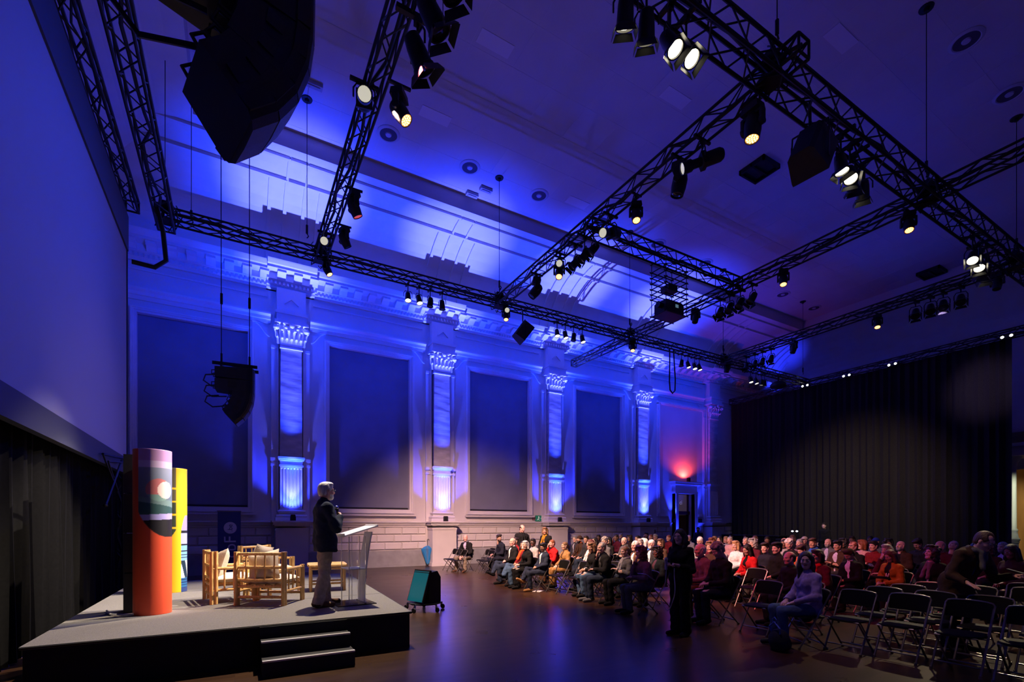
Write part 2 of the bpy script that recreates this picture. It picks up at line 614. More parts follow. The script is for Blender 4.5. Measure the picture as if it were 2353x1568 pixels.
# windows: moulded frame, blackout blind
for i, (c, a, b) in enumerate(BAYS):
    if i == 4:
        continue
    r = empty('window_%d' % (i + 1), (c, YW, WB), 0, 'tall window bay closed by a dark blackout blind, %s from the stage' % ORD[i], None, None, 'structure')
    w = (b - a) / 2
    h = WT - WB
    bl = MB()
    nx, nz = 14, 20
    vv = []
    for j in range(nz + 1):
        for k in range(nx + 1):
            u, v = k / nx, j / nz
            vv.append((-w + 2 * w * u, .12 + .012 * math.sin(u * 9 + i) * math.sin(v * 7 + 2 * i) + .03 * max(0, math.cos((v - .03) * 40)) * (v < .07), h * v))
    bl.add(vv, [(j * (nx + 1) + k, j * (nx + 1) + k + 1, (j + 1) * (nx + 1) + k + 1, (j + 1) * (nx + 1) + k) for j in range(nz) for k in range(nx)])
    bl.build('blackout_blind', BLIND, r, True)
    MB().cyl((-w + .02, .11, .045), (w - .02, .11, .045), .03, n=8).build('bottom_bar', BLACKP, r)
    for q, (lo, hi, ax) in enumerate((((-w - .17), (w + .17), 'b'), ((-w - .17), (w + .17), 't'), (0, 0, 'l'), (0, 0, 'r'))):
        fm = MB()
        for (e0, e1, pr) in ((0, .07, .05), (.07, .17, .09), (.12, .15, .115)):
            if ax == 'b':
                fm.b2((-w - e1, -pr, -e1), (w + e1, .02, -e0))
            elif ax == 't':
                fm.b2((-w - e1, -pr, h + e0), (w + e1, .02, h + e1))
            elif ax == 'l':
                fm.b2((-w - e1, -pr, -e0), (-w - e0, .02, h + e0))
            else:
                fm.b2((w + e0, -pr, -e0), (w + e1, .02, h + e0))
        fm.build('frame_' + {'b': 'sill', 't': 'head', 'l': 'jamb', 'r': 'jamb'}[ax], PLASTER2, r)
    MB().b2((-w - .22, -.16, -.25), (w + .22, .02, -.19)).build('sill_ledge', PLASTER2, r)

# pilaster columns on pedestals
FL = 22
VEIL = mat('wrapped_shaft', (0.50, 0.48, 0.50), 0.7, noise=0.2, scale=2.2, bump=0.22, bscale=3.0, stretch=(1, 1, 3.0))


def acanthus(mb, x, y, z, w, h, out, lean=0.0):
    """one curled capital leaf"""
    pts = []
    for k in range(6):
        t = k / 5
        yy = y - out * (t ** 2) - .01
        zz = z + h * (t - .28 * max(0, t - .75) * 4 * t)
        ww = w * (1 - .5 * t) * (1 + .2 * math.sin(t * 9))
        pts.append((yy, zz, ww))
    vv, ff = [], []
    for (yy, zz, ww) in pts:
        vv += [(x - ww + lean * (zz - z), yy + .03, zz), (x + lean * (zz - z), yy, zz), (x + ww + lean * (zz - z), yy + .03, zz)]
    for k in range(5):
        a = k * 3
        ff += [(a, a + 1, a + 4, a + 3), (a + 1, a + 2, a + 5, a + 4)]
    mb.add(vv, ff)
    mb.ell((x + lean * h, y - out - .03, z + h * .80), (w * .62, .05, .045), 8, 5)


def pilaster(i, X):
    t = empty('trim_%d' % (6 + i), (X, YW, 0), 0, 'fluted pilaster on a pedestal with a leafy capital, %s from the stage' % ORD[i], None, None, 'structure')
    P = .56                                                     # pedestal projection
    ped = MB()
    ped.b2((-.50, -P, 0), (.50, 0, 1.50)).b2((-.54, -P - .04, 0), (.54, 0, .14)).b2((-.52, -P - .02, 1.42), (.52, 0, 1.47))
    ped.build('pedestal', PLASTER2, t)
    MB().b2((-.54, -P - .04, 1.56), (.54, 0, 1.60)).b2((-.58, -P - .08, 1.60), (.58, 0, 1.69)).b2((-.62, -P - .13, 1.69), (.62, 0, 1.74)).build('pedestal_cap', PLASTER2, t)
    # side strips behind the half column
    for s in (-1, 1):
        MB().b2((s * .40, -.10, 1.74), (s * .60, 0, 7.70)).b2((s * .385, -.16, 1.74), (s * .43, 0, 8.2)).build('side_strip', PLASTER2, t)
        MB().b2((s * .40, -.14, 3.60), (s * .62, 0, 3.68)).b2((s * .40, -.17, 3.78), (s * .63, 0, 3.88)).build('strip_band', PLASTER2, t)
        MB().b2((s * .40, -.13, 7.58), (s * .61, 0, 7.66)).build('strip_band', PLASTER2, t)
    # flat fluted pilaster on a moulded base
    W2, PJ = .345, .30
    bs = MB().b2((-.50, -PJ - .15, 1.74), (.50, 0, 1.86))
    for (z, e, r_) in ((1.905, .115, .045), (2.06, .075, .036)):
        bs.tube([(-W2 - e, 0, z), (-W2 - e, -PJ - e, z), (W2 + e, -PJ - e, z), (W2 + e, 0, z)], r_, 10)
    bs.b2((-W2 - .12, -PJ - .12, 1.86), (W2 + .12, 0, 1.95)).b2((-W2 - .06, -PJ - .06, 1.95), (W2 + .06, 0, 2.03)).b2((-W2 - .08, -PJ - .08, 2.03), (W2 + .08, 0, 2.09)).b2((-W2 - .03, -PJ - .03, 2.09), (W2 + .03, 0, 2.15))
    bs.build('column_base', PLASTER2, t, True)

    def fluted(z0, z1, nf=7):
        xs_ = [(-W2, 0)]
        st = 2 * W2 / nf
        for k in range(nf):
            x0 = -W2 + k * st
            for (q, dp) in ((.14, 0), (.24, .024), (.5, .038), (.76, .024), (.86, 0)):
                xs_.append((x0 + q * st, dp))
        xs_.append((W2, 0))
        vv, ff = [], []
        for z, m_ in ((z0, 0), (z0 + .05, 0), (z0 + .09, 1), (z1 - .09, 1), (z1 - .05, 0), (z1, 0)):
            for (xx, dp) in xs_:
                vv.append((xx, -PJ + dp * m_, z))
        n_ = len(xs_)
        for j in range(5):
            for k in range(n_ - 1):
                ff.append((j * n_ + k, j * n_ + k + 1, (j + 1) * n_ + k + 1, (j + 1) * n_ + k))
        o_ = len(vv)
        vv += [(-W2, 0, z0), (-W2, 0, z1), (W2, 0, z0), (W2, 0, z1)]
        ff += [(o_, 0, 5 * n_, o_ + 1), (o_ + 2, o_ + 3, 6 * n_ - 1, n_ - 1)]
        return MB().add(vv, ff)
    fluted(2.15, 3.58).build('fluted_shaft', PLASTER2, t)
    MB().b2((-W2 - .03, -PJ - .03, 3.58), (W2 + .03, 0, 3.64)).b2((-W2 - .01, -PJ - .01, 3.64), (W2 + .01, 0, 3.78)).b2((-W2 - .05, -PJ - .06, 3.78), (W2 + .05, 0, 3.83)).b2((-W2 - .07, -PJ - .10, 3.83), (W2 + .07, 0, 3.90)).build('shaft_band', PLASTER2, t)
    vv, ff = [], []
    nx_, nz_ = 8, 60
    for j in range(nz_ + 1):
        for k in range(nx_ + 1):
            z = 3.90 + 3.66 * j / nz_
            u = 2 * k / nx_ - 1
            vv.append((u * W2 * (1 - .06 * j / nz_), -PJ + .02 * u * u + .0026 * math.sin(z * 9.0 + u * .5 + i) * math.cos(z * 3.1 + u) + .0014 * math.sin(z * 23 + 1.5 * u + 2 * i), z))
    ff = [(j * (nx_ + 1) + k, j * (nx_ + 1) + k + 1, (j + 1) * (nx_ + 1) + k + 1, (j + 1) * (nx_ + 1) + k) for j in range(nz_) for k in range(nx_)]
    o_ = len(vv)
    vv += [(-W2, 0, 3.9), (-W2 * .94, 0, 7.56), (W2, 0, 3.9), (W2 * .94, 0, 7.56)]
    ff += [(o_, 0, nz_ * (nx_ + 1), o_ + 1), (o_ + 2, o_ + 3, len(vv) - 5, nx_)]
    MB().add(vv, ff).build('upper_shaft', VEIL, t, True)
    MB().b2((-W2 - .01, -PJ - .05, 7.56), (W2 + .01, 0, 7.60)).b2((-W2, -PJ - .02, 7.60), (W2, 0, 7.66)).build('shaft_fillet', PLASTER2, t)
    MB().box((0, -.17, 7.99), (.66, .34, .66), None, 1.22).build('capital_bell', PLASTER2, t)
    lf = MB()
    for k in range(5):
        acanthus(lf, -.29 + .145 * k, -PJ - .03, 7.66, .068, .27, .09, 0)
    for k in range(4):
        acanthus(lf, -.26 + .173 * k, -PJ - .05, 7.88, .078, .30, .14, (-.26 + .173 * k) * .5)
    for s in (-1, 1):
        acanthus(lf, s * .37, -PJ + .02, 7.70, .06, .28, .06, s * .25)
        acanthus(lf, s * .40, -PJ + .02, 7.90, .07, .30, .10, s * .35)
        lf.ell((s * .47, -PJ - .12, 8.20), (.10, .10, .085), 10, 6)
        lf.ell((s * .47, -PJ - .20, 8.18), (.05, .05, .05), 8, 5)
        lf.ell((s * .17, -PJ - .20, 8.22), (.07, .05, .06), 8, 5)
    lf.ell((0, -PJ - .24, 8.28), (.085, .06, .085), 8, 5)
    lf.build('capital_leaves', PLASTER2, t, True)
    MB().b2((-.52, -.56, 8.33), (.52, 0, 8.42)).b2((-.46, -.48, 8.42), (.46, 0, 8.75)).b2((-.50, -.52, 8.66), (.50, 0, 8.76)).build('abacus_block', PLASTER2, t)
    MB().b2((-.45, -.36, 8.76), (.45, 0, 9.56)).build('frieze_block', PLASTER2, t)
    cn = MB()
    for s in (-1, 1):
        cn.prism([(0, 9.30), (s * .22, 9.08), (s * .22, 9.03), (0, 9.22)], lambda u, v: (u, -.36, v), lambda u, v: (u, -.395, v))
    cn.build('chevron', PLASTER2, t)
    # scroll brackets beside the capital
    for s in (-1, 1):
        pts = []
        for k in range(9):
            q = k / 8
            pts.append((s * (1.06 - .42 * q), -.05, 8.36 - .30 * (q ** 2) * (3 - 2 * q) * 1.3))
        MB().tube(pts, .022, 6).build('scroll_line', PLASTER2, t, True)


for i, X in enumerate(PIL):
    pilaster(i, X)

# pale shallow panel over the door, mouldings, door with surround
pn = empty('trim_11', (21.2, YW, 0), 0, 'moulded blank panel above the doorway, lit red below and blue above', None, None, 'structure')
PAN = mat('panel_paint', (0.34, 0.30, 0.36), 0.85, noise=0.06)
MB().b2((-1.72, .04, 3.9), (1.72, .3, 8.05)).build('panel_field', PAN, pn)
for s in (-1, 1):
    MB().b2((s * 1.70, -.08, 2.2), (s * 1.90, .05, 8.05)).b2((s * 1.76, -.12, 2.2), (s * 1.83, 0, 8.05)).build('panel_moulding', PLASTER2, pn)
    MB().b2((s * 1.1, -.06, 2.06), (s * 1.90, .05, 2.2)).build('panel_moulding', PLASTER2, pn)
MB().b2((-1.90, -.08, 8.0), (1.90, .05, 8.18)).b2((-1.86, -.12, 8.06), (1.86, 0, 8.12)).build('panel_moulding', PLASTER2, pn)
dr = empty('door_1', (21.33, YW, 0), 0, 'open doorway with a bright blue lit surround in the long wall', None, None, 'structure')
for s in (-1, 1):
    MB().b2((s * .66, -.22, 0), (s * .86, .02, 3.32)).b2((s * .66, -.26, 0), (s * .72, .02, 3.32)).b2((s * .80, -.27, 0), (s * .86, 0, 3.32)).build('door_jamb', PLASTER2, dr)
MB().b2((-.90, -.26, 3.30), (.90, .02, 3.42)).b2((-.86, -.22, 3.42), (.86, .02, 3.72)).b2((-.98, -.30, 3.72), (.98, .02, 3.78)).b2((-1.06, -.40, 3.78), (1.06, .02, 3.90)).b2((-1.10, -.44, 3.90), (1.10, .02, 3.95)).build('door_entablature', PLASTER2, dr)
DKR = mat('door_red_wood', (0.10, 0.018, 0.022), 0.5, noise=0.2, scale=5)
MB().b2((-.66, .18, 0), (-.58, .30, 3.3)).b2((.58, .18, 0), (.66, .30, 3.3)).b2((-.66, .10, 2.18), (.66, .32, 2.36)).build('door_frame', DKR, dr)
MB().b2((-.58, .26, 2.36), (.58, .29, 3.28)).build('transom_pane', mat('transom_glass', (0.20, 0.16, 0.20), 0.25, emit=(0.5, 0.32, 0.42), estr=0.06), dr)
lf = MB().b2((-.56, .24, .02), (-.50, 1.1, 2.15))
lf.b2((.50, .24, .02), (.56, 1.1, 2.15))
lf.build('door_leaf', DKR, dr)
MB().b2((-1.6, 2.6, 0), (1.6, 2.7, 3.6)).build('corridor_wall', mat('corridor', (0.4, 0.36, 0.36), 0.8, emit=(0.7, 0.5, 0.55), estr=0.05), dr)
MB().b2((-1.6, .3, 3.5), (1.6, 2.7, 3.6)).b2((-1.6, .3, 0), (-1.5, 2.7, 3.6)).b2((1.5, .3, 0), (1.6, 2.7, 3.6)).b2((-1.6, .3, -.1), (1.6, 2.7, 0)).build('corridor_shell', PLASTER, dr)
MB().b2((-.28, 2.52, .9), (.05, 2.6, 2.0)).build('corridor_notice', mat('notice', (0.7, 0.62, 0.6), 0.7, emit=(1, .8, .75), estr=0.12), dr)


def text_mesh(name, txt, size, m, parent, M, align='CENTER'):
    cu = bpy.data.curves.new(name, 'FONT')
    cu.body = txt
    cu.size = size
    cu.extrude = 0.002
    cu.align_x = align
    cu.align_y = 'CENTER'
    to = bpy.data.objects.new('tmp', cu)
    COL.objects.link(to)
    dg = bpy.context.evaluated_depsgraph_get()
    me = bpy.data.meshes.new_from_object(to.evaluated_get(dg))
    bpy.data.objects.remove(to)
    me.name = name
    me.materials.clear()
    me.materials.append(m)
    return link(name, me, parent, M=M)


text_mesh('transom_letters', 'ci', .34, mat('letter_white', (.8, .76, .78), .6, emit=(.8, .7, .75), estr=.15), dr, Matrix.Translation((.1, .25, 2.84)) @ Matrix.Rotation(PI / 2, 4, 'X'))
# small wall fittings
ex = empty('exit_sign', (11.95, YW - .02, 1.90), 0, 'small green emergency exit sign on the wall beside a window', 'sign')
MB().b2((-.27, -.03, -.13), (.27, 0, .13)).build('sign_plate', mat('exit_green', (0.01, 0.12, 0.07), 0.4, emit=(.02, .25, .14), estr=.25), ex)
g = MB()
g.ell((-.10, -.035, .07), (.025, .006, .025), 8, 5)
g.tube([(-.10, -.035, .05), (-.13, -.035, -.03), (-.19, -.035, -.09)], .012, 5).tube([(-.13, -.035, -.03), (-.07, -.035, -.09)], .012, 5).tube([(-.11, -.035, .03), (-.04, -.035, .0)], .010, 5)
g.prism([(.02, .02), (.12, .02), (.12, .07), (.22, 0), (.12, -.07), (.12, -.02), (.02, -.02)], lambda u, v: (u, -.03, v), lambda u, v: (u, -.037, v))
g.build('sign_pictogram', mat('sign_white', (.7, .75, .72), .5, emit=(.7, .8, .75), estr=.3), ex)
tag(MB().box((11.62, YW - .02, 1.90), (.16, .05, .16)).box((11.62, YW - .05, 1.90), (.10, .02, .10)).build('call_point', mat('call_red', (.25, .12, .12), .5)), 'small square call point left of the green exit sign', 'call point')
tag(MB().box((18.95, YW - .04, 1.25), (.36, .08, .2)).box((18.95, YW - .09, 1.25), (.28, .02, .12)).build('wall_box', mat('dark_red_box', (.10, .02, .02), .5)), 'small dark red box on the dado right of the fourth column', 'wall box')

# ceiling vents
vm = {}
ventA = MB().lathe([(.37, -.03), (.40, -.05), (.46, -.035), (.50, -.005), (.50, .01)], 24).mesh('vent_ring', mat('vent_white', (.5, .47, .5), .6), True)
ventB = MB().lathe([(.0, -.012), (.13, -.012), (.24, -.014), (.385, -.025)], 20).mesh('vent_throat', mat('vent_dark', (.07, .055, .075), .8), True)
ventC = MB().lathe([(.0, -.06), (.12, -.055), (.14, -.012)], 16).mesh('vent_core', mat('vent_core', (.5, .45, .5), .6), True)
vx = [(3.85, 13.85), (6.43, 13.85), (9.03, 13.85), (11.8, 13.87), (14.72, 13.87), (17.55, 13.86), (20.4, 13.85), (23.24, 13.84), (9.1, 4.46), (11.9, 4.46), (14.77, 4.46), (17.58, 4.45), (26.1, 13.9)]
for k, (x, y) in enumerate(vx):
    side = 'above the window-side truss' if y > 9 else 'above the camera-side truss'
    r = empty('ceiling_vent', (x, y, ZC - .01), 0, 'round ceiling air vent %s, %s counted from the stage' % (side, ORD[k if k < 8 else k - 8] if k < 12 else 'last'), 'vent', 'round ceiling vents')
    r.scale = (.66, .66, .66)
    link('vent_ring', ventA, r)
    link('vent_throat', ventB, r)
    link('vent_core', ventC, r)
for (x, y, w_) in ((14.37, 9.31, 'middle of the ceiling'), (26.9, 9.3, 'far end of the ceiling'), ):
    r = empty('ceiling_hatch', (x, y, ZC - .02), .0, 'square black framed ceiling hatch at the %s' % w_, 'hatch')
    fr = MB()
    for s in (-1, 1):
        fr.b2((-.42, s * .36, -.12), (.42, s * .42, .02)).b2((s * .36, -.42, -.12), (s * .42, .42, .02))
    fr.b2((-.42, -.03, -.10), (.42, .03, 0))
    fr.build('hatch_frame', BLACKM, r)
    MB().b2((-.36, -.36, -.03), (.36, .36, 0)).build('hatch_inner', BLACKP, r)
for k, (x, y) in enumerate(((1.75, 13.2), (7.3, 14.45), (7.0, 14.9))):
    tag(MB().box((x, y, ZC - .05), (.42, .16, .1)).box((x, y, ZC - .11), (.3, .08, .03)).build('ceiling_box', mat('box_grey', (.35, .33, .36), .6)), ['small dark rectangular box on the ceiling above the first cross truss', 'small ceiling box beside the second wire plate', 'small pale ceiling box at the edge of the cove'][k], 'ceiling box')

# uplights at column feet and door (real blue spots)
UPM = BLACKP


def uplight(x, y, z, label, energy, tgt, ang, col=BLUE):
    r = empty('uplight', (x, y, z), 0, label, 'uplight', 'uplights along the wall')
    MB().box((0, 0, .09), (.15, .13, .18)).box((0, 0, .19), (.13, .11, .02)).build('housing', UPM, r)
    MB().lathe([(0.0, .201), (.05, .201), (.052, .195)], 12).build('lens', LENSO, r)
    for s in (-1, 1):
        MB().box((s * .082, 0, .06), (.012, .05, .12)).build('bracket', UPM, r)
    l = spot('uplight_beam', (0, 0, .25), (0, 0, 1), energy, col, ang, .6, .05)
    l.parent = r
    l.rotation_euler = (Vector(tgt) - Vector((x, y, z + .25))).to_track_quat('-Z', 'Y').to_euler()
    return r


for i, X in enumerate(PIL[:4]):
    r = uplight(X + .02, YW - .62, 1.745, 'black uplight on the pedestal of the %s column from the stage' % ORD[i], 700, (X, YW - .30, 5.0), 110)
    for (nm, en, col, ang, bl, tgt) in (('uplight_core', 15000, (0.13, 0.145, 1.0), 27, 1.0, (X, YW - 1.50, 11.7)), ('uplight_halo', 13000, (0.006, 0.038, 1.0), 42, 1.0, (X, YW - 1.50, 11.9)), ('uplight_flute', 110, (0.40, 0.45, 1.0), 46, .8, (X, YW - .30, 3.2))):
        l = spot(nm, (0, 0, .26), (0, 0, 1), en, col, ang, bl, .05)
        l.parent = r
        l.rotation_euler = (Vector(tgt) - Vector((X, YW - .62, 2.0))).to_track_quat('-Z', 'Y').to_euler()
uplight(20.30, YW - .25, 1.745, 'black uplight left of the doorway', 500, (20.62, YW - .2, 6.0), 60)
uplight(22.40, YW - .25, 1.745, 'black uplight right of the doorway', 700, (22.05, YW - .2, 6.0), 60)
spot('uplight_pair_left', (20.55, YW - .45, .9), (20.6, YW - .1, 3.0), 260, BLUE, 60, .8)
spot('uplight_pair_right', (22.15, YW - .45, .3), (22.1, YW - .1, 2.2), 420, BLUE, 60, .8)
rr_ = uplight(21.33, YW - .36, 3.955, 'small red uplight on top of the door entablature', 130, (21.33, YW + .1, 5.2), 150, (1.0, .07, .05))
spot('cove_blue_end', (28.6, 16.6, 9.2), (28.3, 17.6, 11.8), 500, BLUE, 90, .9)
# ------------------------------------------------------------------ trusses
ZT = 8.85
BRM = {}


def truss(p0, p1, size, label, pitch=.42, r=.026, group='lighting trusses', name='lighting_truss', faces=4):
    p0, p1 = Vector(p0), Vector(p1)
    L = (p1 - p0).length
    R = (p1 - p0).to_track_quat('X', 'Z').to_matrix().to_4x4()
    t = empty(name, p0, 0, label, 'truss', group)
    t.rotation_euler = R.to_euler()
    h = size / 2
    ch = MB().cyl((0, 0, 0), (L, 0, 0), r, n=8).mesh('chord', TRUSSM, True)
    for sy in (-h, h):
        for sz in (-h, h):
            link('chord', ch, t, (0, sy, sz))
    rc = random.Random(int(L * 100))
    run = [(q * L / 24, (rc.random() - .5) * size * .7, (rc.random() - .35) * size * .6) for q in range(25)]
    MB().tube(run, .030 if size > .25 else .016, 5).build('cable_run', BLACKP, t, True)
    n = max(2, int(round(L / pitch)))
    while n * faces > 296:
        n -= 1
    st = L / n
    bl = math.hypot(st, size)
    key = (round(bl, 3), r)
    if key not in BRM:
        BRM[key] = MB().cyl((-bl / 2, 0, 0), (bl / 2, 0, 0), r * .48, n=5, cap=False).mesh('brace', TRUSSM, True)
    me = BRM[key]
    ang = math.atan2(size, st)
    for i in range(n):
        s = 1 if i % 2 else -1
        xm = (i + .5) * st
        for f in range(faces):
            if f < 2:                                      # vertical faces
                M = Matrix.Translation((xm, -h if f == 0 else h, 0)) @ Matrix.Rotation(-s * ang, 4, 'Y')
            else:
                M = Matrix.Translation((xm, 0, -h if f == 2 else h)) @ Matrix.Rotation(s * ang, 4, 'Z')
            link('brace', me, t, M=M)
    for x in (0, L):                                        # end frames
        q = MB()
        c = [(x, -h, -h), (x, h, -h), (x, h, h), (x, -h, h)]
        for k in range(4):
            q.cyl(c[k], c[(k + 1) % 4], r * .8, n=6)
        q.build('end_frame', TRUSSM, t, True)
    return t


TY1, TY2 = 13.8, 4.62
truss((-1.45, TY1, ZT), (25.2, TY1, ZT), .26, 'long black truss running parallel to the window wall in front of the cornice')
truss((-1.45, TY2, ZT), (25.2, TY2, ZT + .05), .40, 'long thick black truss crossing the top right of the hall', r=.031)
TX = [2.0, 7.46, 13.2, 18.7]
for i, x in enumerate(TX):
    truss((x, (1.2, TY2 - .5, TY2 - 3.4, TY2 - 3.4)[i], ZT), (x, 17.4 if i == 2 else TY1, ZT), .27, 'black cross truss spanning the hall, %s from the stage' % ORD[i])
truss((7.46, 9.25, ZT), (13.2, 9.25, ZT), .32, 'short black truss in mid hall carrying the projector')
truss((25.0, 17.95, 8.72), (25.0, 1.0, 8.72), .29, 'black truss along the top of the rear curtain', name='curtain_truss')
truss((-1.40, 14.0, 8.72), (-1.40, 1.6, 8.72), .32, 'black truss above the projection screen, outer one')
truss((-1.90, 13.0, 8.42), (-1.90, 2.6, 8.42), .22, 'slim black truss hanging right above the screen top')
truss((-2.22, 13.34, 8.3), (-2.22, 13.34, 0.02), .26, 'upright black truss tower at the right edge of the screen', name='truss_tower')

# corner blocks with cables where trusses cross
for (x, y, lab) in ((2.0, TY1, 'first cross truss meets the window-side truss'), (7.46, TY1, 'second cross truss meets the window-side truss'), (13.2, TY1, 'third cross truss meets the window-side truss'), (18.7, TY1, 'fourth cross truss meets the window-side truss'),
                    (7.46, TY2, 'second cross truss meets the camera-side truss'), (13.2, TY2, 'third cross truss meets the camera-side truss'), (18.7, TY2, 'fourth cross truss meets the camera-side truss'), (-1.40, TY1, 'screen truss meets the window-side truss')):
    r = empty('chain_hoist', (x, y, ZT + .16), 0, 'black chain hoist where the %s' % lab, 'hoist', 'chain hoists on the trusses')
    MB().box((0, 0, .06), (.22, .14, .16)).cyl((-.13, 0, .06), (.13, 0, .06), .07, n=10).build('motor_body', BLACKP, r)
    MB().tube([(.02, .02, .14), (.02, .02, .34), (.06, .02, .39), (.08, .02, .34), (.05, .02, .28)], .018, 6).build('hook', BLACKM, r, True)
    q = MB()
    for k in range(5):
        a = k * 1.7
        q.tube([(.2 * math.cos(a), .2 * math.sin(a), .12), (.34 * math.cos(a + .4), .34 * math.sin(a + .4), -.05 - .1 * (k % 2)), (.25 * math.cos(a + .9), .25 * math.sin(a + .9), -.40), (.1 * math.cos(a + 1.4), .2 * math.sin(a + 1.4), -.36)], .013, 5)
    q.build('cable_bundle', BLACKP, r)
    for zz in (-.31, -.01):
        MB().box((0, 0, zz), (.34, .34, .02)).build('corner_plate', TRUSSM, r)

# rigging wires from ceiling
for k, (x, y, nm) in enumerate([(1.66, 13.79, 'left of the first cross truss'), (7.46, 13.8, 'at the second cross truss'), (13.2, 13.85, 'at the third cross truss'), (18.75, 13.85, 'at the fourth cross truss'), (24.9, 13.8, 'at the rear curtain truss'),
                                (13.1, 4.62, 'over the camera-side truss, nearer one'), (18.8, 4.62, 'over the camera-side truss, farther one'), (7.4, 4.5, 'over the crossing at top right'), (-1.4, 13.7, 'in the screen corner'), (-.95, 14.6, 'in front of the dark cove corner')]):
    r = empty('rigging_wire', (x, y, ZC), 0, 'thin steel rigging wire with a round ceiling plate, %s' % nm, 'wire', 'rigging wires')
    MB().lathe([(0, -.09), (.05, -.09), (.06, -.03), (.13, -.025), (.14, 0)], 16).build('ceiling_plate', BLACKM, r, True)
    MB().cyl((0, 0, -.03), (0, 0, ZT + .7 - ZC), .009, n=5).build('wire', BLACKM, r)
    MB().cyl((0, 0, ZT + .7 - ZC), (0, 0, ZT + .48 - ZC), .03, n=8).tube([(0, 0, ZT + .48 - ZC), (.04, 0, ZT + .42 - ZC), (0, 0, ZT + .36 - ZC)], .015, 5).build('wire_grip', BLACKM, r)

# ------------------------------------------------------------------ lamps on the trusses (local beam = -Z of the head)
FM = {}


def fm(key, fn):
    if key not in FM:
        FM[key] = fn()
    return FM[key]


def aimM(loc, d):
    q = Vector(d).to_track_quat('-Z', 'Y')
    return Matrix.Translation(loc) @ q.to_matrix().to_4x4()


def hang(mb, x, y, top, drop=.3):
    """clamp bar spanning both bottom chords"""
    al = abs(y - TY1) < .35 or abs(y - TY2) < .35
    mb.box((0, 0, top), (.05, .46, .05) if al else (.46, .05, .05))
    mb.box((0, 0, top - .04), (.07, .07, .08))
    return mb


LENSES = {'w': LENSW, 'd': LENSD, 'a': LENSA, 'r': LENSR, 'o': LENSO}


def clampm():
    return MB().box((0, 0, .20), (.05, .07, .10)).cyl((0, -.03, .27), (0, .03, .27), .045, n=8).cyl((0, 0, .05), (0, 0, .2), .014, n=6).mesh('clamp', BLACKM)


def lensm(k, r):
    return lambda: MB().lathe([(0, -.012), (r * .6, -.009), (r, 0.0), (r, .01), (0, .01)], 16).mesh('lens', LENSES[k], True)


def par(x, y, z, d, lens, label, group, sc=1.0, doors=True):
    """short can with barn doors; (x,y,z) is the can's centre, d its direction"""
    yaw = math.atan2(d[1], d[0])
    r = empty('par_lamp', (x, y, z), 0, label, 'stage light', group)
    sc *= .84
    r.scale = (sc,) * 3
    top = (ZT - .15 - z) / sc
    Yk = lambda: MB().tube([(-.0, -.145, 0), (0, -.145, .12), (0, -.10, .20), (0, .10, .20), (0, .145, .12), (0, .145, 0)], .012, 6).mesh('yoke', BLACKM, True)
    RZ = Matrix.Rotation(yaw, 4, 'Z')
    link('yoke', fm('py', Yk), r, M=RZ)
    hang(MB().cyl((0, 0, .19), (0, 0, top), .016, n=6), x, y, top).build('clamp', BLACKM, r)
    B = aimM((0, 0, 0), d)
    link('can', fm('pc', lambda: MB().lathe([(0, .17), (.05, .17), (.08, .15), (.095, .06), (.105, -.12), (.118, -.13), (.118, -.16), (.102, -.16), (.098, -.10), (.0, -.09)], 16).mesh('can', BLACKM, True)), r, M=B)
    link('lens', fm('pl' + lens, lensm(lens, .098)), r, M=B @ Matrix.Translation((0, 0, -.135)))
    if doors:
        for k in range(4):
            M = B @ Matrix.Rotation(k * PI / 2, 4, 'Z') @ Matrix.Translation((0, .115, -.16)) @ Matrix.Rotation(.45, 4, 'X')
            link('barn_door', fm('pd', lambda: MB().add([(-.10, 0, 0), (.10, 0, 0), (.13, .0, -.08), (-.13, .0, -.08), (-.10, .004, 0), (.10, .004, 0), (.13, .004, -.08), (-.13, .004, -.08)], [(0, 1, 2, 3), (7, 6, 5, 4), (0, 4, 5, 1), (1, 5, 6, 2), (2, 6, 7, 3), (3, 7, 4, 0)]).mesh('barn_door', BLACKM)), r, M=M)
    return r


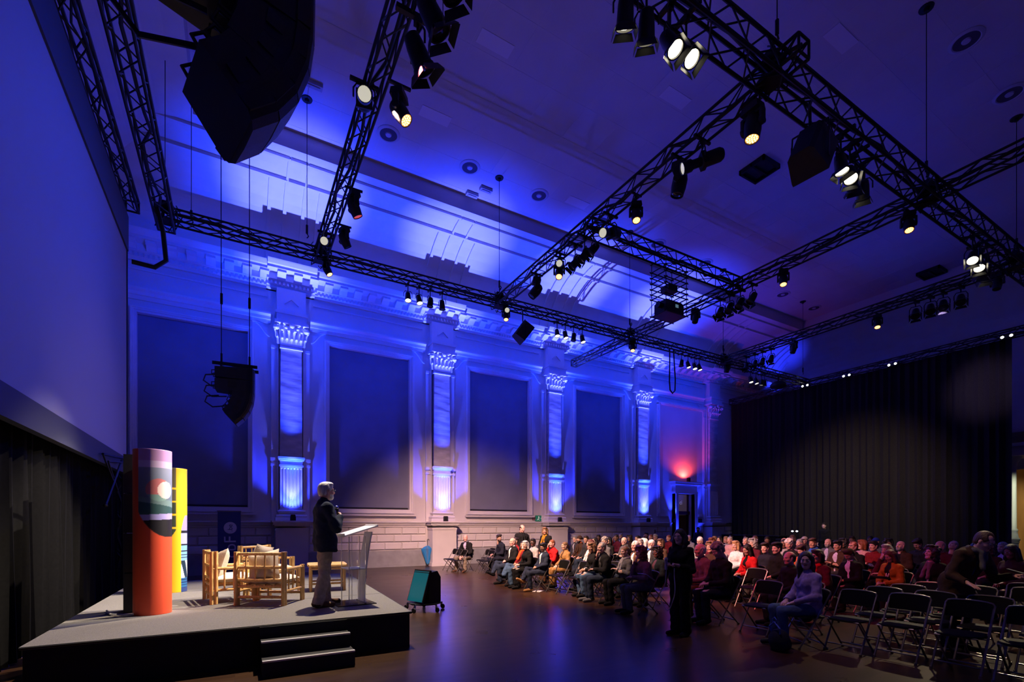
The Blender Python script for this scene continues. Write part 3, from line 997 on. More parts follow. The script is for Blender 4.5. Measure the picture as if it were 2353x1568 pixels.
def mover(x, y, z, d, lens, label, group, sc=1.0):
    """moving head hung under a truss: base, two-arm yoke, barrel head"""
    r = empty('moving_head', (x, y, z), 0, label, 'stage light', group)
    sc *= .72
    z = z + .08
    r.location.z = z
    r.scale = (sc,) * 3
    top = (ZT - .15 - z) / sc
    yaw = math.atan2(d[1], d[0]) if abs(d[0]) + abs(d[1]) > .05 else 0
    RZ = Matrix.Rotation(yaw + PI / 2, 4, 'Z')
    bz = .30
    link('base', fm('mb', lambda: MB().box((0, 0, bz), (.34, .26, .14), None, .88).cyl((0, 0, .18), (0, 0, .24), .09, n=12).mesh('base', BLACKP)), r, M=RZ)
    hang(MB().cyl((0, 0, bz), (0, 0, max(top, bz + .08)), .03, n=6), x, y, max(top, bz + .08)).build('clamp', BLACKM, r)
    link('yoke', fm('my', lambda: MB().box((0, 0, .19), (.40, .11, .05)).box((-.185, 0, .08), (.05, .12, .24), None, 1).box((.185, 0, .08), (.05, .12, .24)).cyl((-.21, 0, -.01), (-.155, 0, -.01), .075, n=12).cyl((.155, 0, -.01), (.21, 0, -.01), .075, n=12).mesh('yoke', BLACKP)), r, M=RZ)
    B = aimM((0, 0, 0), d)
    link('head', fm('mh', lambda: MB().lathe([(0, .20), (.07, .20), (.12, .16), (.15, .05), (.15, -.10), (.135, -.20), (.13, -.26), (.118, -.26), (.115, -.22), (0, -.21)], 18).mesh('head', BLACKP, True)), r, M=B)
    link('lens', fm('ml' + lens, lensm(lens, .116)), r, M=B @ Matrix.Translation((0, 0, -.24)))
    if lens == 'a':
        def cells():
            mb = MB()
            for (q, n_) in ((0, 1), (.045, 6), (.085, 11)):
                for k in range(n_):
                    mb.ell((q * math.cos(2 * PI * k / n_), q * math.sin(2 * PI * k / n_), -.252), (.017, .017, .008), 7, 4)
            return mb.mesh('led_cells', LEDC, True)
        link('led_cells', fm('mcells', cells), r, M=B)
    return r


def profile(x, y, z, d, lens, label, group, sc=1.0):
    r = empty('profile_spot', (x, y, z), 0, label, 'stage light', group)
    sc *= .80
    r.scale = (sc,) * 3
    top = (ZT - .15 - z) / sc
    yaw = math.atan2(d[1], d[0])
    RZ = Matrix.Rotation(yaw, 4, 'Z')
    link('yoke', fm('fy', lambda: MB().tube([(0, -.17, 0), (0, -.17, .15), (0, -.12, .23), (0, .12, .23), (0, .17, .15), (0, .17, 0)], .014, 6).mesh('yoke', BLACKM, True)), r, M=RZ)
    hang(MB().cyl((0, 0, .22), (0, 0, max(.26, top)), .016, n=6), x, y, max(.26, top)).build('clamp', BLACKM, r)
    B = aimM((0, 0, 0), d)
    link('lamp_house', fm('fh', lambda: MB().lathe([(0, .42), (.10, .42), (.13, .36), (.13, .10), (.09, .04), (0, .04)], 14).box((0, 0, .02), (.26, .24, .10)).mesh('lamp_house', BLACKP, True)), r, M=B)
    link('lens_tube', fm('ft', lambda: MB().lathe([(.0, .0), (.085, .0), (.085, -.20), (.115, -.24), (.115, -.42), (.105, -.42), (.103, -.36), (0, -.35)], 16).mesh('lens_tube', BLACKM, True)), r, M=B)
    link('lens', fm('fl' + lens, lensm(lens, .103)), r, M=B @ Matrix.Translation((0, 0, -.40)))
    return r


GT = 'lamps on the window-side truss'
GC = 'lamps on the camera-side truss'
GX = ['lamps on the first cross truss', 'lamps on the second cross truss', 'lamps on the third cross truss', 'lamps on the fourth cross truss']
# window-side truss: four-can clusters
for cl, (xs4, lit, nm) in enumerate((((4.41, 4.75, 5.10, 5.48), 'wwoo', 'left'), ((9.75, 10.10, 10.47, 10.86), 'wwow', 'middle'), ((16.03, 16.42, 16.82, 17.12), 'owww', 'right'), ((20.64, 21.04, 21.47, 21.70), 'wwdd', 'far right'))):
    for k, x in enumerate(xs4):
        par(x, TY1, 8.30, (.10 if k % 2 else -.05, -.28 if lit[k] == 'w' else .1, -1), lit[k], '%s can lamp of the %s four-lamp cluster on the window-side truss' % (ORD[k], nm), GT, 1.0, False)
mover(2.15, 13.75, 8.42, (.45, -.25, -1), 'a', 'amber moving head glowing under the window-side truss at the first crossing', GT, .95)
profile(7.72, 13.75, 8.6, (-.55, -1, -.38), 'd', 'profile spot facing the camera beside the second crossing of the window-side truss', GT, .9)
mover(7.66, 13.72, 8.34, (-.15, -.35, -1), 'a', 'amber moving head under the second crossing of the window-side truss', GT, .9)
mover(13.3, 13.8, 8.38, (-.3, -.35, -1), 'a', 'amber moving head under the third crossing of the window-side truss', GT, 1.0)
mover(18.95, 13.8, 8.50, (0, 0.2, -1), 'o', 'dark moving head under the fourth crossing of the window-side truss', GT, 1.1)
# first cross truss
par(2.22, 5.47, 8.25, (.5, -.2, -1), 'o', 'black blinder can hanging highest on the first cross truss', GX[0], 1.6)
par(2.22, 5.95, 8.22, (.6, -.1, -1), 'o', 'black barn door can, second from the picture top on the first cross truss', GX[0], 1.6)
par(2.22, 6.50, 8.20, (.6, .1, -1), 'o', 'black barn door can, third from the picture top on the first cross truss', GX[0], 1.6)
profile(1.85, 8.10, 8.62, (-.22, -1, -.62), 'd', 'big profile spot with a bright lens facing us on the first cross truss', GX[0], 1.25)
mover(2.30, 7.65, 8.20, (.55, -.45, -1), 'a', 'moving head with an amber honeycomb lens on the first cross truss', GX[0], 1.15)
mover(2.18, 10.5, 8.25, (.5, .1, -1), 'r', 'black moving head with a faint red lens halfway along the first cross truss', GX[0], 1.1)
profile(2.0, 12.9, 8.75, (-.3, -1, -.5), 'd', 'profile spot with a bright lens at the far end of the first cross truss', GX[0], 1.1)
mover(2.25, 11.9, 8.30, (.6, .2, -1), 'o', 'black unlit moving head near the far end of the first cross truss', GX[0], 1.0)
# second cross truss
mover(7.46, 4.95, 8.15, (-.1, .0, -1), 'a', 'large moving head with amber lens just below the top right crossing', GX[1], 1.25)
mover(7.46, 6.47, 8.15, (-.1, .2, -1), 'o', 'large black unlit moving head on the second cross truss', GX[1], 1.3)
profile(7.46, 5.95, 8.30, (-.85, .55, -.35), 'd', 'long grey profile spot lying level under the second cross truss', GX[1], 1.15)
mover(7.46, 7.64, 8.18, (-.2, -.3, -1), 'a', 'small bright amber moving head in the middle of the second cross truss', GX[1], .95)
profile(7.46, 8.45, 8.28, (-.9, -.32, -.4), 'd', 'profile spot with a pale lens at the projector truss joint', GX[1], 1.15)
for k, y in enumerate((8.98, 9.31, 9.69)):
    par(7.46, y + .08, 8.22, (-.7, .2, -.8), 'o', '%s of three black cans below the projector truss joint' % ORD[k], GX[1], 1.15)
mover(7.46, 10.46, 8.22, (-.35, -.4, -1), 'a', 'amber moving head between the three cans and the window-side truss', GX[1], 1.0)
profile(7.38, 10.3, 8.4, (-.7, -.8, -.4), 'd', 'profile spot with a pale lens beside an amber moving head', GX[1], .95)
mover(7.40, 11.48, 8.16, (-.6, .3, -.8), 'o', 'black moving head tilted down left near the window-side truss', GX[1], 1.25)
# camera-side truss clusters
for (xs4, lit, nm) in (((4.33, 4.70, 5.14, 5.46), 'wwww', 'top'), ((9.55, 9.98, 10.27, 10.69), 'wwww', 'middle'), ((15.69, 16.28, 16.68, 17.08), 'wwww', 'far')):
    dirs = {'top': [(.25, .35, -1), (.3, .35, -1), (.10, -.40, -.75), (.05, -.50, -.75)], 'middle': [(.0, -.15, -1), (-.35, -.25, -.75), (.5, .3, -.8), (.6, .3, -.8)], 'far': [(-.55, -.15, -.7), (-.5, -.15, -.7), (.5, .3, -.8), (.6, .3, -.8)]}[nm]
    for k, x in enumerate(xs4):
        par(x, TY2 + (.0 if nm == 'top' else .05 * k), 8.17, dirs[k], lit[k], '%s bright can lamp of the %s cluster on the camera-side truss' % (ORD[k], nm), GC, 1.25)
# third and fourth cross trusses
mover(13.2, 4.98, 8.32, (-.3, -.2, -1), 'a', 'amber moving head near the camera end of the third cross truss', GX[2], 1.0)
mover(13.2, 7.85, 8.34, (-.3, -.2, -1), 'a', 'amber moving head in the middle of the third cross truss', GX[2], 1.0)
mover(13.2, 10.79, 8.38, (-.3, -.1, -1), 'o', 'unlit moving head on the third cross truss beside the projector', GX[2], 1.0)
for k, y in enumerate((9.85, 9.52, 9.16, 8.77)):
    par(13.2, y, 8.28, (-.5, -.1 + .1 * k, -.9), 'o', '%s of four black cans on the third cross truss' % ORD[k], GX[2], 1.2)
mover(18.7, 7.92, 8.30, (-.4, -.2, -1), 'a', 'amber moving head in the middle of the fourth cross truss', GX[3], 1.0)
mover(18.7, 10.71, 8.34, (-.3, .1, -1), 'o', 'unlit moving head on the fourth cross truss in front of the bright cove', GX[3], 1.0)
for k, y in enumerate((12.7, 12.31, 11.98, 11.61)):
    par(18.7, y, 8.30, (-.5, -.1, -.9), 'o', '%s small black can at the window end of the fourth cross truss' % ORD[k], GX[3], 1.1)
for k, y in enumerate((6.87, 6.49, 6.18, 5.77)):
    par(18.7, y, 8.31, (-.6, -.2, -.8), 'o', '%s black can at the camera end of the fourth cross truss' % ORD[k], GX[3], 1.25)
mover(18.7, 4.98, 8.36, (-.3, 0, -1), 'o', 'dark moving head at the end of the fourth cross truss', GX[3], 1.0)
# small glints along the curtain truss
for k, y in enumerate((13.64, 11.75, 9.94, 6.35)):
    r = empty('led_lamp', (24.85, y, 8.60), 0, '%s small white lamp on the rear curtain truss' % ORD[k], 'stage light', 'small lamps on the curtain truss')
    MB().box((0, 0, 0), (.12, .4, .12)).box((0.08, 0, .06), (.06, .1, .14)).build('housing', BLACKM, r)
    for s in (-.12, .12):
        MB().ell((-.065, s, -.01), (.02, .05, .045), 8, 5).build('lens', LEDW, r)

# dome device and cable loop at the far end of the window-side truss
r = empty('dome_speaker', (22.8, TY1, 8.35), 0, 'black dome shaped speaker at the far end of the window-side truss', 'speaker')
MB().lathe([(0, .2), (.2, .18), (.33, .08), (.36, -.05), (.28, -.10), (0, -.11)], 18).build('dome', BLACKP, r, True)
MB().cyl((0, 0, .2), (0, 0, .5), .03).build('hanger', BLACKM, r)
cb = [(15.22, TY1 - .1, 8.72), (15.20, TY1 - .12, 8.2), (15.18, TY1 - .12, 7.4), (15.22, TY1 - .12, 7.05), (15.36, TY1 - .12, 6.93), (15.50, TY1 - .12, 7.06), (15.52, TY1 - .12, 7.5), (15.46, TY1 - .12, 8.2), (15.44, TY1 - .1, 8.72)]
tag(MB().tube(cb, .028, 6).build('cable_loop', BLACKP, None, True), 'black cable loop hanging from the window-side truss', 'cable')

# point-source speakers on the trusses


def wedge_speaker(x, y, z, rz, tilt, label, sc=1.0):
    r = empty('truss_speaker', (x, y, z), 0, label, 'speaker')
    M = Matrix.Rotation(rz, 4, 'Z') @ Matrix.Rotation(tilt, 4, 'Y')
    body = MB().prism([(-.26, -.16), (-.20, -.22), (.20, -.30), (.26, -.30), (.26, .30), (.20, .30), (-.20, .22), (-.26, .16)], lambda u, v: (u, v, -.38), lambda u, v: (u, v, .38)).mesh('cabinet', SPKM)
    link('cabinet', body, r, M=M @ Matrix.Scale(sc, 4))
    gr = MB().box((.265, 0, 0), (.012, .56, .72)).mesh('grille', GRILLE)
    link('grille', gr, r, M=M @ Matrix.Scale(sc, 4))
    br = MB().box((0, -.31, 0), (.06, .012, .5)).box((0, .31, 0), (.06, .012, .5)).cyl((0, -.3, .42), (0, .3, .42), .016).cyl((0, -.31, .2), (0, -.3, .42), .014).cyl((0, .31, .2), (0, .3, .42), .014).cyl((0, 0, .42), (0, 0, .90), .025).mesh('bracket', BLACKM)
    link('bracket', br, r, M=Matrix.Rotation(rz, 4, 'Z') @ Matrix.Scale(sc, 4))
    return r


wedge_speaker(8.35, TY1, 8.05, -.2, .65, 'black wedge speaker hung from the window-side truss', .78)
wedge_speaker(8.55, TY2, 8.0, .1, .55, 'large black speaker cabinet under the camera-side truss', .95)

# projector in its cage
pj = empty('projector', (10.25, 9.25, 7.48), 0, 'black ceiling projector in a bar cage under the mid-hall truss', 'projector')
pj.scale = (.70,) * 3
MB().b2((-.48, -.30, -.24), (.48, .30, .16)).box((0, 0, .19), (.9, .54, .06), None, .95).build('body', BLACKP, pj)
MB().cyl((-.48, -.08, .0), (-.66, -.08, .0), .10, n=16).cyl((-.62, -.08, 0), (-.70, -.08, 0), .12, .12, n=16).build('lens_barrel', BLACKM, pj, True)
MB().lathe([(0, 0), (.09, .01), (.1, .02)], 14).build('lens', LENSO, pj).matrix_local = Matrix.Translation((-.705, -.08, 0)) @ Matrix.Rotation(PI / 2, 4, 'Y')
MB().box((.1, -.305, .02), (.16, .01, .12)).build('status_panel', mat('status_panel', (.1, .2, .25), .3, emit=(.25, .45, .6), estr=.3), pj)
cg = MB()
for sx in (-.56, .56):
    for sy in (-.36, .36):
        cg.cyl((sx, sy, -.30), (sx, sy, 1.78), .016, n=6)
for z in (-.30, .36, .56, .76, .98, 1.2, 1.42):
    for s in (-1, 1):
        cg.cyl((-.66, s * .36, z), (.66, s * .36, z), .022, n=6)
        cg.cyl((s * .56, -.42, z), (s * .56, .42, z), .022, n=6)
cg.box((0, 0, .74), (.5, .4, .22))
for sx in (-.56, .56):
    cg.cyl((sx, -.42, 1.74), (sx, .42, 1.74), .022, n=6)
cg.build('cage', BLACKM, pj, True)
MB().box((0, 0, -.31), (1.1, .7, .012)).build('tray', BLACKM, pj)

# ------------------------------------------------------------------ line arrays


def line_array(corner, rz, label, wires):
    """two deep cabinets on top, four tilting boxes below; corner = lowest front corner on the far side"""
    W_ = .53
    specs = [(W_, .29, .82, 0), (W_, .29, .82, 1), (W_, .21, .44, 7), (W_, .21, .44, 11), (W_, .21, .42, 13), (W_, .21, .42, 14)]
    M = Matrix.Identity(4)
    Ms = []
    for (w, h, d, da) in specs:
        M = M @ Matrix.Rotation(math.radians(da), 4, 'Y') @ Matrix.Translation((0, 0, -h))
        Ms.append(M @ Matrix.Translation((0, 0, h / 2)))
    low = Matrix.Rotation(rz, 4, 'Z') @ (M @ Vector((0, W_ / 2, 0)))
    ztop = corner[2] - low.z
    r = empty('line_array', (corner[0] - low.x, corner[1] - low.y, ztop), rz, label, 'line array speaker', 'hanging line arrays')

    def cabinet(w, h, d):
        mb = MB()
        mb.prism([(0, -w / 2 + .03), (.0, w / 2 - .03), (-d * .10, w / 2), (-d * .94, w * .42), (-d * .94, -w * .42), (-d * .10, -w / 2)], lambda u, v: (u, v, -h / 2 * (1 - .22 * (-u / d))), lambda u, v: (u, v, h / 2 * (1 - .22 * (-u / d))))
        return mb.mesh('cabinet', SPKM)
    for C, (w, h, d, da) in zip(Ms, specs):
        cb_ = link('cabinet', fm('la%s' % str((w, h, d)), lambda: cabinet(w, h, d)), r, M=C)
        link('grille', fm('lag%s' % h, lambda: MB().prism([(0, -w / 2 + .03), (.03, -w / 2 + .08), (.036, 0), (.03, w / 2 - .08), (0, w / 2 - .03)], lambda u, v: (u, v, -h * .48), lambda u, v: (u, v, h * .48)).mesh('grille', GRILLE)), cb_)
        for s in (-1, 1):
            def rail():
                return MB().prism([(-.03, -h * .46), (-.11, -h * .46), (-.11, h * .46), (-.03, h * .46)], lambda u, v: (u, s * (w / 2 - .012), v), lambda u, v: (u, s * (w / 2 + .012), v)).mesh('rigging_rail', BLACKM)
            link('rigging_rail', fm('lar%s%d' % (str((w, h, d)), s), rail), cb_)

            def hnd():
                return MB().tube([(-d * .94, s * .13, .05), (-d * .94 - .07, s * .13, .04), (-d * .94 - .07, s * .13, -.04), (-d * .94, s * .13, -.05)], .012, 6).mesh('rear_handle', BLACKM, True)
            link('rear_handle', fm('lah%s%d' % (str((w, h, d)), s), hnd), cb_)
            def plate():
                return MB().box((-d * .5, s * w * .475, 0), (d * .22, .012, h * .42), Matrix.Rotation(-s * .09, 3, 'Z')).mesh('side_recess', BLACKP)
            link('side_recess', fm('lap%s%d' % (str((w, h, d)), s), plate), cb_)
    fb = MB()
    for s in (-.20, .20):
        fb.box((-.36, s, .05), (.92, .04, .07))
    fb.box((-.1, 0, .05), (.05, .42, .06)).box((-.65, 0, .05), (.05, .42, .06)).box((-.3, 0, .10), (.3, .08, .06))
    fb.build('fly_frame', BLACKM, r)
    lp = MB()
    for k in range(3):
        z = -.25 - .22 * k
        lp.tube([(-.72, -.15 + .1 * k, z + .05), (-.95, -.2 + .1 * k, z), (-1.0, -.15 + .1 * k, z - .12), (-.85, -.1 + .1 * k, z - .22), (-.55, -.05, z - .2)], .017, 6)
    lp.build('speaker_cable', BLACKP, r, True)
    for (wx, wy) in wires:
        MB().cyl((wx, wy, .08), (wx * 1.02, wy, ZC - ztop), .010, n=5).cyl((wx, wy, .08), (wx, wy, .34), .025, n=6).cyl((wx, wy, 1.5), (wx, wy, 1.75), .03, n=6).build('hanging_wire', BLACKM, r)
    return r


line_array((.05, 13.45, 3.98), -.10, 'smaller looking line array hanging in front of the first blind', ((-.66, 0), (-.08, 0)))
line_array((-.04, 3.69, 3.97), .25, 'huge near line array hanging at the top left of the view', ((-.66, 0), (-.08, 0)))
# ------------------------------------------------------------------ curtains and screen


def drape(name, pts, z0, z1, m, label, pitch=.28, amp=.07, seed=1, n_per=5):
    """pleated cloth hung along a plan polyline of points"""
    rnd = random.Random(seed)
    pts = [Vector((p[0], p[1], 0)) for p in pts]
    seg = [(pts[i + 1] - pts[i]).length for i in range(len(pts) - 1)]
    L = sum(seg)
    n = int(L / pitch * n_per)
    vv = []
    lv = 5
    ph, pts2 = 0.0, []
    for k in range(n + 1):
        s = L * k / n
        i = 0
        while i < len(seg) - 1 and s > seg[i]:
            s -= seg[i]
            i += 1
        d = (pts[i + 1] - pts[i]).normalized()
        nn = Vector((-d.y, d.x, 0))
        pts2.append((pts[i] + d * s, nn))
    jit = [rnd.uniform(.55, 1.25) for _ in range(n + 1)]
    off = 0
    for j in range(lv + 1):
        t = j / lv
        off = 0
        for k, (p, nn) in enumerate(pts2):
            off += (2 * PI / n_per) * (.75 + .5 * jit[(k // n_per) % len(jit)] / 1.25)
            a = amp * jit[k] * (1.0 - .45 * t) * math.sin(off) + .02 * math.sin(off * .37 + 3 * t)
            q = p + nn * a
            vv.append((q.x, q.y, z0 + (z1 - z0) * t))
    w = n + 1
    ff = [(j * w + k, j * w + k + 1, (j + 1) * w + k + 1, (j + 1) * w + k) for j in range(lv) for k in range(n)]
    o = MB().add(vv, ff).build(name, m, None, True)
    return tag(o, label, 'curtain')


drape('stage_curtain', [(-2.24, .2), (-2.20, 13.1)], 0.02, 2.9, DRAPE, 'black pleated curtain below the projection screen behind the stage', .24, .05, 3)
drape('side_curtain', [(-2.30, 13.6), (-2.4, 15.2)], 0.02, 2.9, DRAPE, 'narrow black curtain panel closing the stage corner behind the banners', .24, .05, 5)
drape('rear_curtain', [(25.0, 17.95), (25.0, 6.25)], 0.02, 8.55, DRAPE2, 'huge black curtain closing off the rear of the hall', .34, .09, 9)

scr = empty('projection_screen', (-2.02, 8.7, 2.9), 0, 'big white projection screen standing unlit at the left', 'screen')
SCRM = mat('screen_cloth', (0.36, 0.36, 0.40), 0.6, spec=.2)
Ys0, Ys1 = 4.0 - 8.7, 13.05 - 8.7
MB().b2((0, Ys0, .12), (.02, Ys1 - .04, 4.56)).build('screen_surface', SCRM, scr)
SB = mat('screen_border', (0.05, 0.055, 0.08), 0.7)
MB().b2((-.06, Ys0, -.22), (.035, Ys1, .12)).build('frame_bottom', SB, scr)
MB().b2((-.06, Ys0, 4.56), (.05, Ys1, 5.30)).build('frame_top', SB, scr)
MB().b2((-.06, Ys1 - .05, -.1), (.035, Ys1 + .02, 4.9)).build('frame_side', BLACKP, scr)
MB().cyl((-.3, Ys1 + .02, -.16), (.12, Ys1 + .02, -.16), .03).cyl((0.0, Ys1 - .5, -.2), (.5, Ys1 + .1, -.2), .02).build('frame_foot', BLACKP, scr, True)
# pipework at the screen corner
pp_ = MB()
pp_.cyl((-1.93, 10.5, 2.80), (-1.80, 13.0, 2.96), .020).cyl((-1.93, 10.9, 2.72), (-1.55, 12.9, 2.92), .016).cyl((-1.90, 11.9, 2.86), (-1.90, 10.55, 1.95), .020).cyl((-1.93, 10.5, 2.80), (-1.90, 11.2, 2.36), .014).cyl((-1.93, 10.9, 2.72), (-1.90, 11.5, 2.25), .014).ell((-1.90, 10.52, 1.93), (.035, .035, .03), 8, 5)
tag(pp_.build('corner_pipes', BLACKM, None, True), 'thin black pipes at the lower right corner of the screen', 'pipes')
st_ = MB().tube([(-1.5, 13.2, 8.65), (-1.4, 13.35, 8.2), (-1.35, 13.4, 7.6), (-1.55, 13.3, 7.35), (-1.95, 13.25, 7.35)], .05, 8)
tag(st_.build('cable_hose', BLACKP, None, True), 'thick black cable hose curving beside the screen top corner', 'cable')

# ------------------------------------------------------------------ stage
ZS = .46
SX0, SX1, SY0, SY1 = -1.74, 2.02, 6.17, 11.85
CARP = mat('stage_carpet', (0.19, 0.178, 0.163), 0.95, noise=0.35, scale=120, bump=0.5, bscale=300)
SKIRT = mat('stage_skirt', (0.008, 0.008, 0.009), 0.8, noise=0.2, scale=3)
sg = empty('stage', (SX0, SY0, 0), 0, 'low carpeted stage platform with black skirt', 'stage')
o_ = (-SX0, -SY0)
W_, D_ = SX1 - SX0, SY1 - SY0
dk = MB()
dk.prism([(0, 0), (W_, 0), (W_ + .30, D_), (0, D_)], lambda u, v: (u, v, ZS - .03), lambda u, v: (u, v, ZS))
dk.build('deck_carpet', CARP, sg)
MB().prism([(.02, .02), (W_ - .02, .02), (W_ + .28, D_ - .02), (.02, D_ - .02)], lambda u, v: (u, v, 0.0), lambda u, v: (u, v, ZS - .03)).build('skirt', SKIRT, sg)
ed = MB().tube([(0, 0, ZS - .012), (W_, 0, ZS - .012), (W_ + .30, D_, ZS - .012)], .014, 6)
ed.build('edge_trim', BLACKP, sg)
for k in range(1, 3):
    MB().b2((0, D_ * k / 3 - .004, ZS - .001), (W_ + .1 * k, D_ * k / 3 + .004, ZS + .0015)).build('deck_joint', SKIRT, sg)
sp = empty('stage_steps', (.72, SY0 - .01, 0), 0, 'black two-tread steps at the front of the stage with pale nosings', 'steps')
NOSE = mat('nosing', (0.62, 0.60, 0.56), 0.35, 0.6)
MB().b2((-.47, -.24, 0), (.47, 0, .315)).build('upper_step', SKIRT, sp)
MB().b2((-.47, -.50, 0), (.47, -.24, .165)).build('lower_step', SKIRT, sp)
MB().b2((-.48, 0, .0), (-.47, .0, .1)).b2((-.475, -.02, .30), (.475, .0, .44)).build('riser_board', SKIRT, sp)
MB().b2((-.47, -.505, .155), (.47, -.455, .172)).build('tread_nosing', NOSE, sp)
MB().b2((-.47, -.245, .305), (.47, -.195, .322)).build('tread_nosing', NOSE, sp)

# ------------------------------------------------------------------ half-cylinder banners with flat print


def printed(name, r, h, fn, parent, na=84, nz=320):
    A0, A1 = -PI * .62, PI * .62
    w = na + 1
    aa = A0 + (A1 - A0) * np.arange(w) / na
    zz = np.arange(nz + 1) / nz
    V = np.stack([np.tile(r * np.cos(aa), nz + 1), np.tile(r * np.sin(aa), nz + 1), np.repeat(h * zz, w)], 1)
    ff = [(j * w + k, j * w + k + 1, (j + 1) * w + k + 1, (j + 1) * w + k) for j in range(nz) for k in range(na)]
    me = bpy.data.meshes.new(name)
    me.from_pydata(V.tolist(), [], ff)
    ca = me.color_attributes.new('print', 'FLOAT_COLOR', 'POINT')
    cols = []
    for t in zz:
        for a in aa:
            c = fn(a, t)
            cols.extend((c[0], c[1], c[2], 1.0))
    ca.data.foreach_set('color', cols)
    me.polygons.foreach_set('use_smooth', [True] * len(me.polygons))
    m = bpy.data.materials.new(name + '_print')
    m.use_nodes = True
    b = m.node_tree.nodes['Principled BSDF']
    b.inputs['Roughness'].default_value = .45
    at = m.node_tree.nodes.new('ShaderNodeVertexColor')
    at.layer_name = 'print'
    m.node_tree.links.new(at.outputs['Color'], b.inputs['Base Color'])
    me.materials.append(m)
    o = link(name, me, parent)
    sl = o.modifiers.new('thick', 'SOLIDIFY')
    sl.thickness = .008
    sl.offset = -1
    return o


RED = (.80, .085, .03)
YEL = (.92, .52, .012)


def art_red(a, t):
    u = a / 1.95                       # -1..1 across
    # art shape: from u>-.75, above a rounded bottom
    lo = .47 if u > .2 else .47 + .16 * min(1, ((.2 - u) / .85)) ** 2.2
    if u < -.62 or t < lo:
        return RED
    if t < .575 + .01 * u:
        return (.012, .010, .014)
    if t < .61 + .012 * u:
        return (.42, .36, .72)
    d = math.hypot((u - .14) / .25, (t - .755) / .052)
    if d < 1:
        return (.86, .66, .60) if u + (t - .755) * 5 < .25 else (.70, .78, .70)
    d2 = math.hypot((u + .06) / .36, (t - .755) / .068)
    if d2 < 1:
        return (.55, .16, .16) if t > .725 else (.20, .34, .30)
    if t < .665 - .03 * u:
        return (.03, .085, .09)
    if t < .70 - .02 * u:
        return (.16, .25, .25)
    if t > .93:
        return (.50, .26, .52)
    if t > .89:
        return (.62, .45, .68)
    g = (t - .7) / .19
    return (.13 + .12 * g, .17 + .10 * g, .24 + .14 * g)


def art_yel(a, t):
    u = a / 1.95
    if u < -.16:                        # dark tiled art on the left flank
        lo = .52 - .10 * max(0, min(1, (-.16 - u) / .4))
        if t > .46 + .04 * (1 - min(1, (-.16 - u) / .12)):
            k = (t * 9.5) % 1
            return YEL if (k > .86 and t < .9) else ((.10, .085, .045) if t > .72 else (.035, .05, .03))
        return YEL
    if u > .03 and t < .62 - .14 * max(0.0, .28 - u) ** 2 / .0625:
        if t < .035:
            return (.03, .06, .22)
        if t > .50:
            return (.34, .28, .72)
        if .475 < t < .50 or .375 < t < .39 or .325 < t < .335 or .298 < t < .305 or .278 < t < .284:
            return (.010, .010, .02)
        if t > .39:
            return (.36, .38, .80)
        if t > .255:
            return (.20, .42, .74)
        if t > .115:
            s = math.sin((u * 14 + (t - .12) * 22))
            return (.75, .80, .85) if s > .1 else (.01, .03, .06)
        return (.03, .15, .36) if math.sin(t * 300) > -.4 else (.01, .04, .16)
    return YEL


def banner_tube(x, y, rz, fn, label, nm):
    r = empty(nm, (x, y, ZS), rz, label, 'banner')
    printed('printed_panel', .205, 2.10, fn, r)
    MB().lathe([(0, 0), (.20, 0), (.20, .015), (0, .015)], 20).build('base_plate', BLACKP, r)
    MB().cyl((-.06, -.165, .0), (-.06, -.165, 2.08), .012).cyl((-.06, .165, 0), (-.06, .165, 2.08), .012).box((-.06, 0, 2.05), (.02, .33, .03)).box((-.06, 0, .04), (.02, .33, .03)).build('back_frame', BLACKM, r)
    return r


banner_tube(-.92, 7.72, -1.0, art_red, 'tall red curved banner with purple and black art near the stage front', 'curved_banner')
banner_tube(-.92, 10.05, -.95, art_yel, 'tall yellow curved banner with blue striped art, behind the red one', 'curved_banner')
# dark stacked cases behind the red banner
cs = empty('flight_case', (-1.17, 8.05, ZS), 0.0, 'tall dark equipment case stack standing behind the red banner', 'case')
for k in range(4):
    MB().box((0, 0, .26 + k * .515), (.15, .34, .50)).build('case_box', BLACKP, cs)
    MB().box((.077, 0, .26 + k * .515), (.012, .16, .05)).box((.077, -.15, .26 + k * .515), (.01, .03, .52)).box((.077, .15, .26 + k * .515), (.01, .03, .52)).build('case_fitting', BLACKM, cs)
cbl = [(-1.45, 8.1, ZS + .02), (-1.35, 7.75, ZS + .02), (-1.22, 7.62, ZS + .02), (-1.1, 7.62, ZS + .02)]
tag(MB().tube(cbl, .012, 6).build('floor_cable', mat('white_cable', (.6, .58, .55), .5), None, True), 'short pale cable on the carpet behind the red banner', 'cable')

# roll-up banner by the wall
rb = empty('roll_up_banner', (-.13, 15.6, 0), .30, 'dark blue roll-up banner with a white disc standing by the wall', 'banner')
BB = mat('banner_blue', (0.012, 0.03, 0.22), 0.5)
MB().b2((-.29, -.004, .09), (.29, .004, 1.98)).build('banner_cloth', BB, rb)
MB().box((0, 0, .045), (.64, .10, .09)).box((0, 0, 1.985), (.60, .02, .03)).cyl((0, .03, .05), (0, .03, 1.98), .012).build('banner_stand', STEEL, rb)
WLET = mat('letter_pale', (.55, .56, .80), .6)
dsc = MB().lathe([(0, .0), (.165, .0), (.165, .004), (0, .004)], 26).build('logo_disc', WLET, rb)
dsc.matrix_local = Matrix.Translation((.02, -.006, 1.52)) @ Matrix.Rotation(PI / 2, 4, 'X')
RV = Matrix.Rotation(PI / 2, 4, 'X') @ Matrix.Rotation(PI / 2, 4, 'Z')
text_mesh('disc_letters', '.be', .17, BB, rb, Matrix.Translation((.02, -.012, 1.52)) @ RV)
text_mesh('banner_letters', 'cbF', .44, WLET, rb, Matrix.Translation((.03, -.008, .98)) @ RV)

